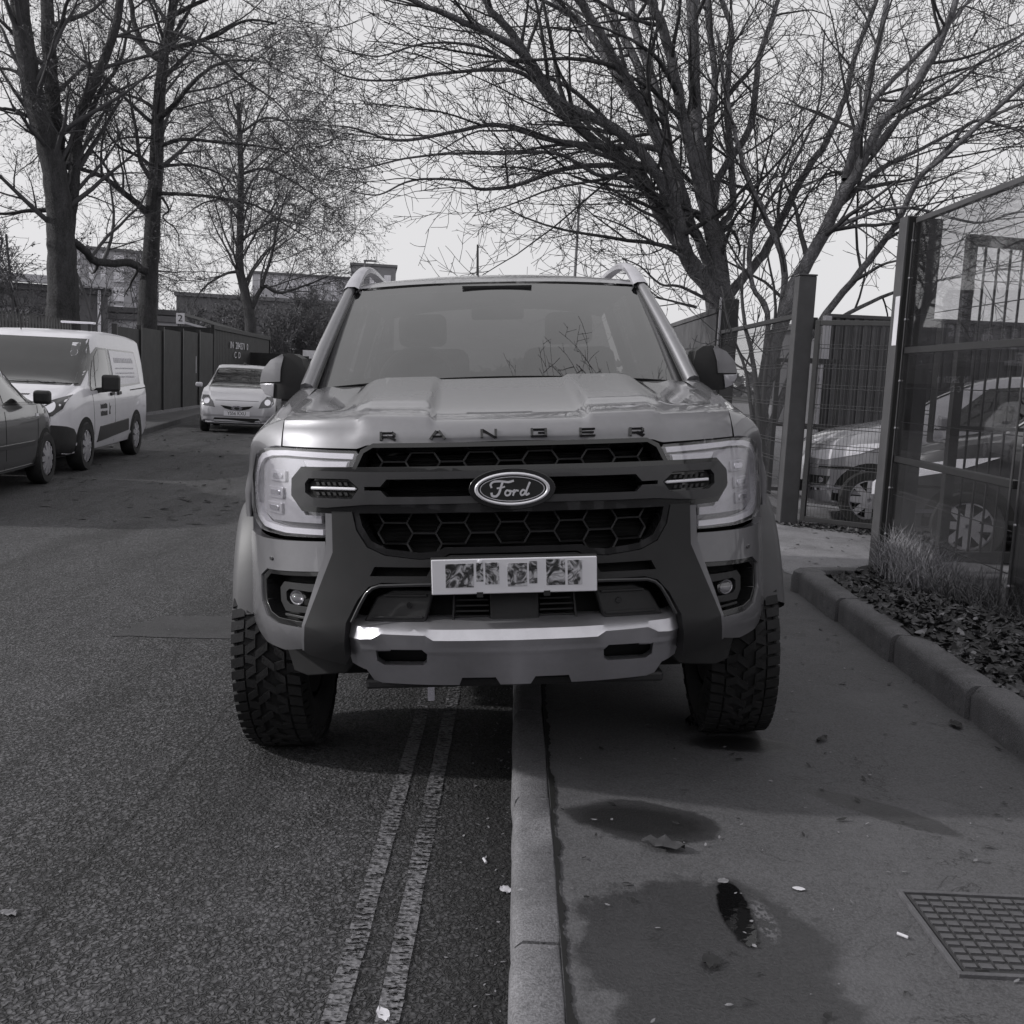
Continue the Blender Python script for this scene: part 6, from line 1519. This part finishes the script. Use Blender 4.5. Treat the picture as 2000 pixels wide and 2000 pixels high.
T2 = Tree(37, PL); b2 = Vector((-9.95, 28.2, .1))
for i, (px, dY, r0, r1) in enumerate((([(287, 640), (290, 560), (296, 470), (303, 360), (308, 260), (315, 150), (322, 90), (340, 0), (350, -90)], .4, .29, .09), ([(292, 420), (262, 392), (235, 372), (200, 345), (160, 330)], -.8, .10, .05), ([(306, 235), (340, 205), (388, 150), (440, 120), (500, 118)], -1.0, .09, .02),
     ([(318, 110), (300, 110), (270, 70), (255, 0), (250, -60)], .8, .10, .05), ([(320, 95), (355, 90), (420, 70), (480, 40), (540, 45)], .8, .08, .02), ([(312, 378), (370, 380), (440, 388), (500, 402), (560, 440), (610, 470)], -1.4, .055, .012),
     ([(312, 285), (360, 272), (430, 278), (500, 285), (560, 300), (620, 350)], -.6, .06, .012), ([(310, 325), (370, 322), (430, 340), (470, 380)], 1.0, .05, .012), ([(303, 330), (270, 305), (230, 285), (205, 250)], -1.2, .06, .02), ([(316, 385), (330, 410), (318, 425), (345, 450), (350, 480)], -.4, .035, .012),
     ([(305, 215), (275, 195), (230, 180), (190, 165)], .9, .06, .015), ([(335, 30), (400, 0), (470, -30), (550, -20)], -.5, .07, .015), ([(330, 60), (400, 90), (470, 150), (540, 200), (590, 260)], -1.0, .05, .01), ([(310, 270), (240, 270), (190, 300)], .5, .04, .012))):
    T2.stem(trace(px, 28.2, dY, b2 if i == 0 else None), r0, r1, .40 if i == 0 else .15)
T2.finish('bare_tree', 'tall single-trunk left tree rising behind the hoarding with drooping right branches', b2, (M['bark_dark'], M['twig_dark'], M['twig_dark'], M['bud']))
PL3 = dict(PL, len=(4.6, 2.3, 1.15, .55), rmin=.0095, kids=(lambda L: max(8, int(L * 1.6)), lambda L: max(5, int(L * 2.0)), lambda L: max(4, int(L * 2.8)), 3), bud=.05)
T3 = Tree(41, PL3); b3 = Vector((-13.0, 50.5, .1))
for i, (px, dY, r0, r1) in enumerate((([(490, 650), (480, 580), (468, 520), (470, 420), (470, 300), (465, 200)], 0, .33, .09), ([(492, 600), (515, 560), (545, 572), (590, 560), (640, 540)], 1.0, .13, .03), ([(470, 530), (440, 535), (400, 560), (380, 590)], -1.0, .09, .02),
     ([(510, 560), (530, 500), (545, 430), (560, 380)], 1.5, .09, .03), ([(470, 470), (500, 450), (540, 430), (590, 440), (640, 470)], -1.5, .08, .015), ([(470, 400), (430, 390), (390, 400), (350, 430)], 1.5, .07, .015), ([(470, 340), (520, 330), (580, 360), (640, 400)], .5, .08, .015), ([(470, 260), (520, 230), (570, 250), (620, 320)], -1, .07, .015), ([(470, 280), (430, 250), (390, 260)], 1, .06, .015))):
    T3.stem(trace(px, 50.5, dY, b3 if i == 0 else None), r0, r1, .35 if i == 0 else .12)
T3.finish('bare_tree', 'third left tree, farther off, with a forked trunk above the dark container', b3, (M['bark_dark'], M['twig_dark'], M['twig_dark'], M['bud']))
# --- scrub and bushes beyond the road
PS = dict(levels=3, kids=(lambda L: 7, lambda L: 6, lambda L: 4, 3), len=(1.9, 1.0, .55, .3), ang=(.3, .9), seg=(5, 4, 2, 2), wob=(.2, .22, .2, .2), trop=(.05, .03, 0, 0), rmin=.016, rmax=(.03, .02, .018, .016), bias=(0, 0, .2), buds=3, bud=.085)
M['scrub'] = mat('scrub_twigs', .13, .9, 0, 0, .35, .8); M['scrub_leaf'] = mat('scrub_leaves', .12, .85, 0, 0, .45, .8)
for i, (x, Y, h, lb) in enumerate(((418, 62, 4.2, 'grey scrub left of the third tree trunk'), (525, 58, 4.8, 'tall grey scrub right of the third tree trunk'), (580, 66, 5.0, 'grey scrub above the white sign by the mirror'), (625, 60, 5.2, 'dense dark scrub against the pickup\'s left windscreen pillar'), (670, 72, 5.5, 'scrub mostly hidden behind the pickup windscreen'), (345, 58, 3.4, 'low scrub between the second trunk and the number sign'))):
    S = Tree(60 + i, PS); c = at(x, 700, Y); bs = Vector((c.x, Y, 0))
    for k in range(13):
        p = bs + Vector((random.uniform(-2.2, 2.2), random.uniform(-1.5, 1.5), 0)); tp = p + Vector((random.uniform(-.9, .9), random.uniform(-.9, .9), h * random.uniform(.55, 1)))
        S.stem([p, p.lerp(tp, .5) + Vector((random.uniform(-.3, .3), 0, 0)), tp], .05, .02, .1)
    S.finish('bush', lb, bs, (M['scrub'], M['scrub'], M['scrub'], M['scrub_leaf']), 'bush', 'scrub beyond the end of the road')
# ivy-dark mass of branches low at the left edge
S = Tree(90, dict(PL, levels=3, len=(2.2, 1.2, .6, .4), kids=(lambda L: 8, lambda L: 6, lambda L: 5, 3), buds=3, bud=.05, rmin=.008)); bs = Vector((-14.6, 29.5, .1))
for k in range(9):
    p = bs + Vector((random.uniform(-2.2, 2.2), random.uniform(-1, 1), 0)); S.stem([p, p + Vector((random.uniform(-.4, .4), 0, 2.2)), p + Vector((random.uniform(-1.2, 1.2), 0, 4.6))], .07, .03, .1)
S.finish('bush', 'tall twiggy shrub behind the palisade fence at the left edge', bs, (M['scrub'], M['scrub'], M['scrub'], M['scrub_leaf']), 'bush')

# tree beside the road, right of the frame: its crown hangs over the pickup and shows in the glass
TO = Tree(77, dict(PA, bias=(-.1, 0, .1), rmin=.006)); bO = Vector((5.75, 5.0, KH))
for pts, r0, r1 in (([bO, bO + Vector((-.1, .1, 2.6)), bO + Vector((-.5, .2, 5.2)), bO + Vector((-.9, .2, 8.2))], .16, .05), ([bO + Vector((-.2, .1, 3.4)), bO + Vector((-1.6, .5, 5.2)), bO + Vector((-3.2, .7, 6.0)), bO + Vector((-4.6, .9, 6.4))], .08, .015),
                    ([bO + Vector((-.4, .2, 4.6)), bO + Vector((-1.6, .6, 6.2)), bO + Vector((-3.0, .8, 7.2))], .07, .015), ([bO + Vector((-.1, 0, 3.0)), bO + Vector((.8, -.6, 5.0)), bO + Vector((1.6, -.8, 7.0))], .07, .02)):
    TO.stem(pts, r0, r1, .4)
TO.finish('bare_tree', 'bare tree whose twigs are mirrored low in the pickup windscreen', bO, (M['bark_light'], M['twig'], M['twig']))

tl = MB(); rr = random.Random(5)
for _ in range(7000):
    x = rr.uniform(-150, 150); y = 165 + rr.uniform(-6, 6); h = 3.2 + 1.3 * sin(x * .11) + .9 * sin(x * .37 + 1); z = h * rr.random() ** .8; q = Vector((x, y, z))
    u = Vector((rr.uniform(-1, 1), rr.uniform(-.5, .5), rr.uniform(-1, 1))) * .9; v = Vector((rr.uniform(-1, 1), rr.uniform(-.5, .5), rr.uniform(-1, 1))) * .9
    tl.add([q, q + u, q + u + v, q + v], [(0, 1, 2, 3)])
tag(build(tl, 'treeline', M['scrub_leaf'], fix=False), kind='stuff', label='distant low treeline closing the view')
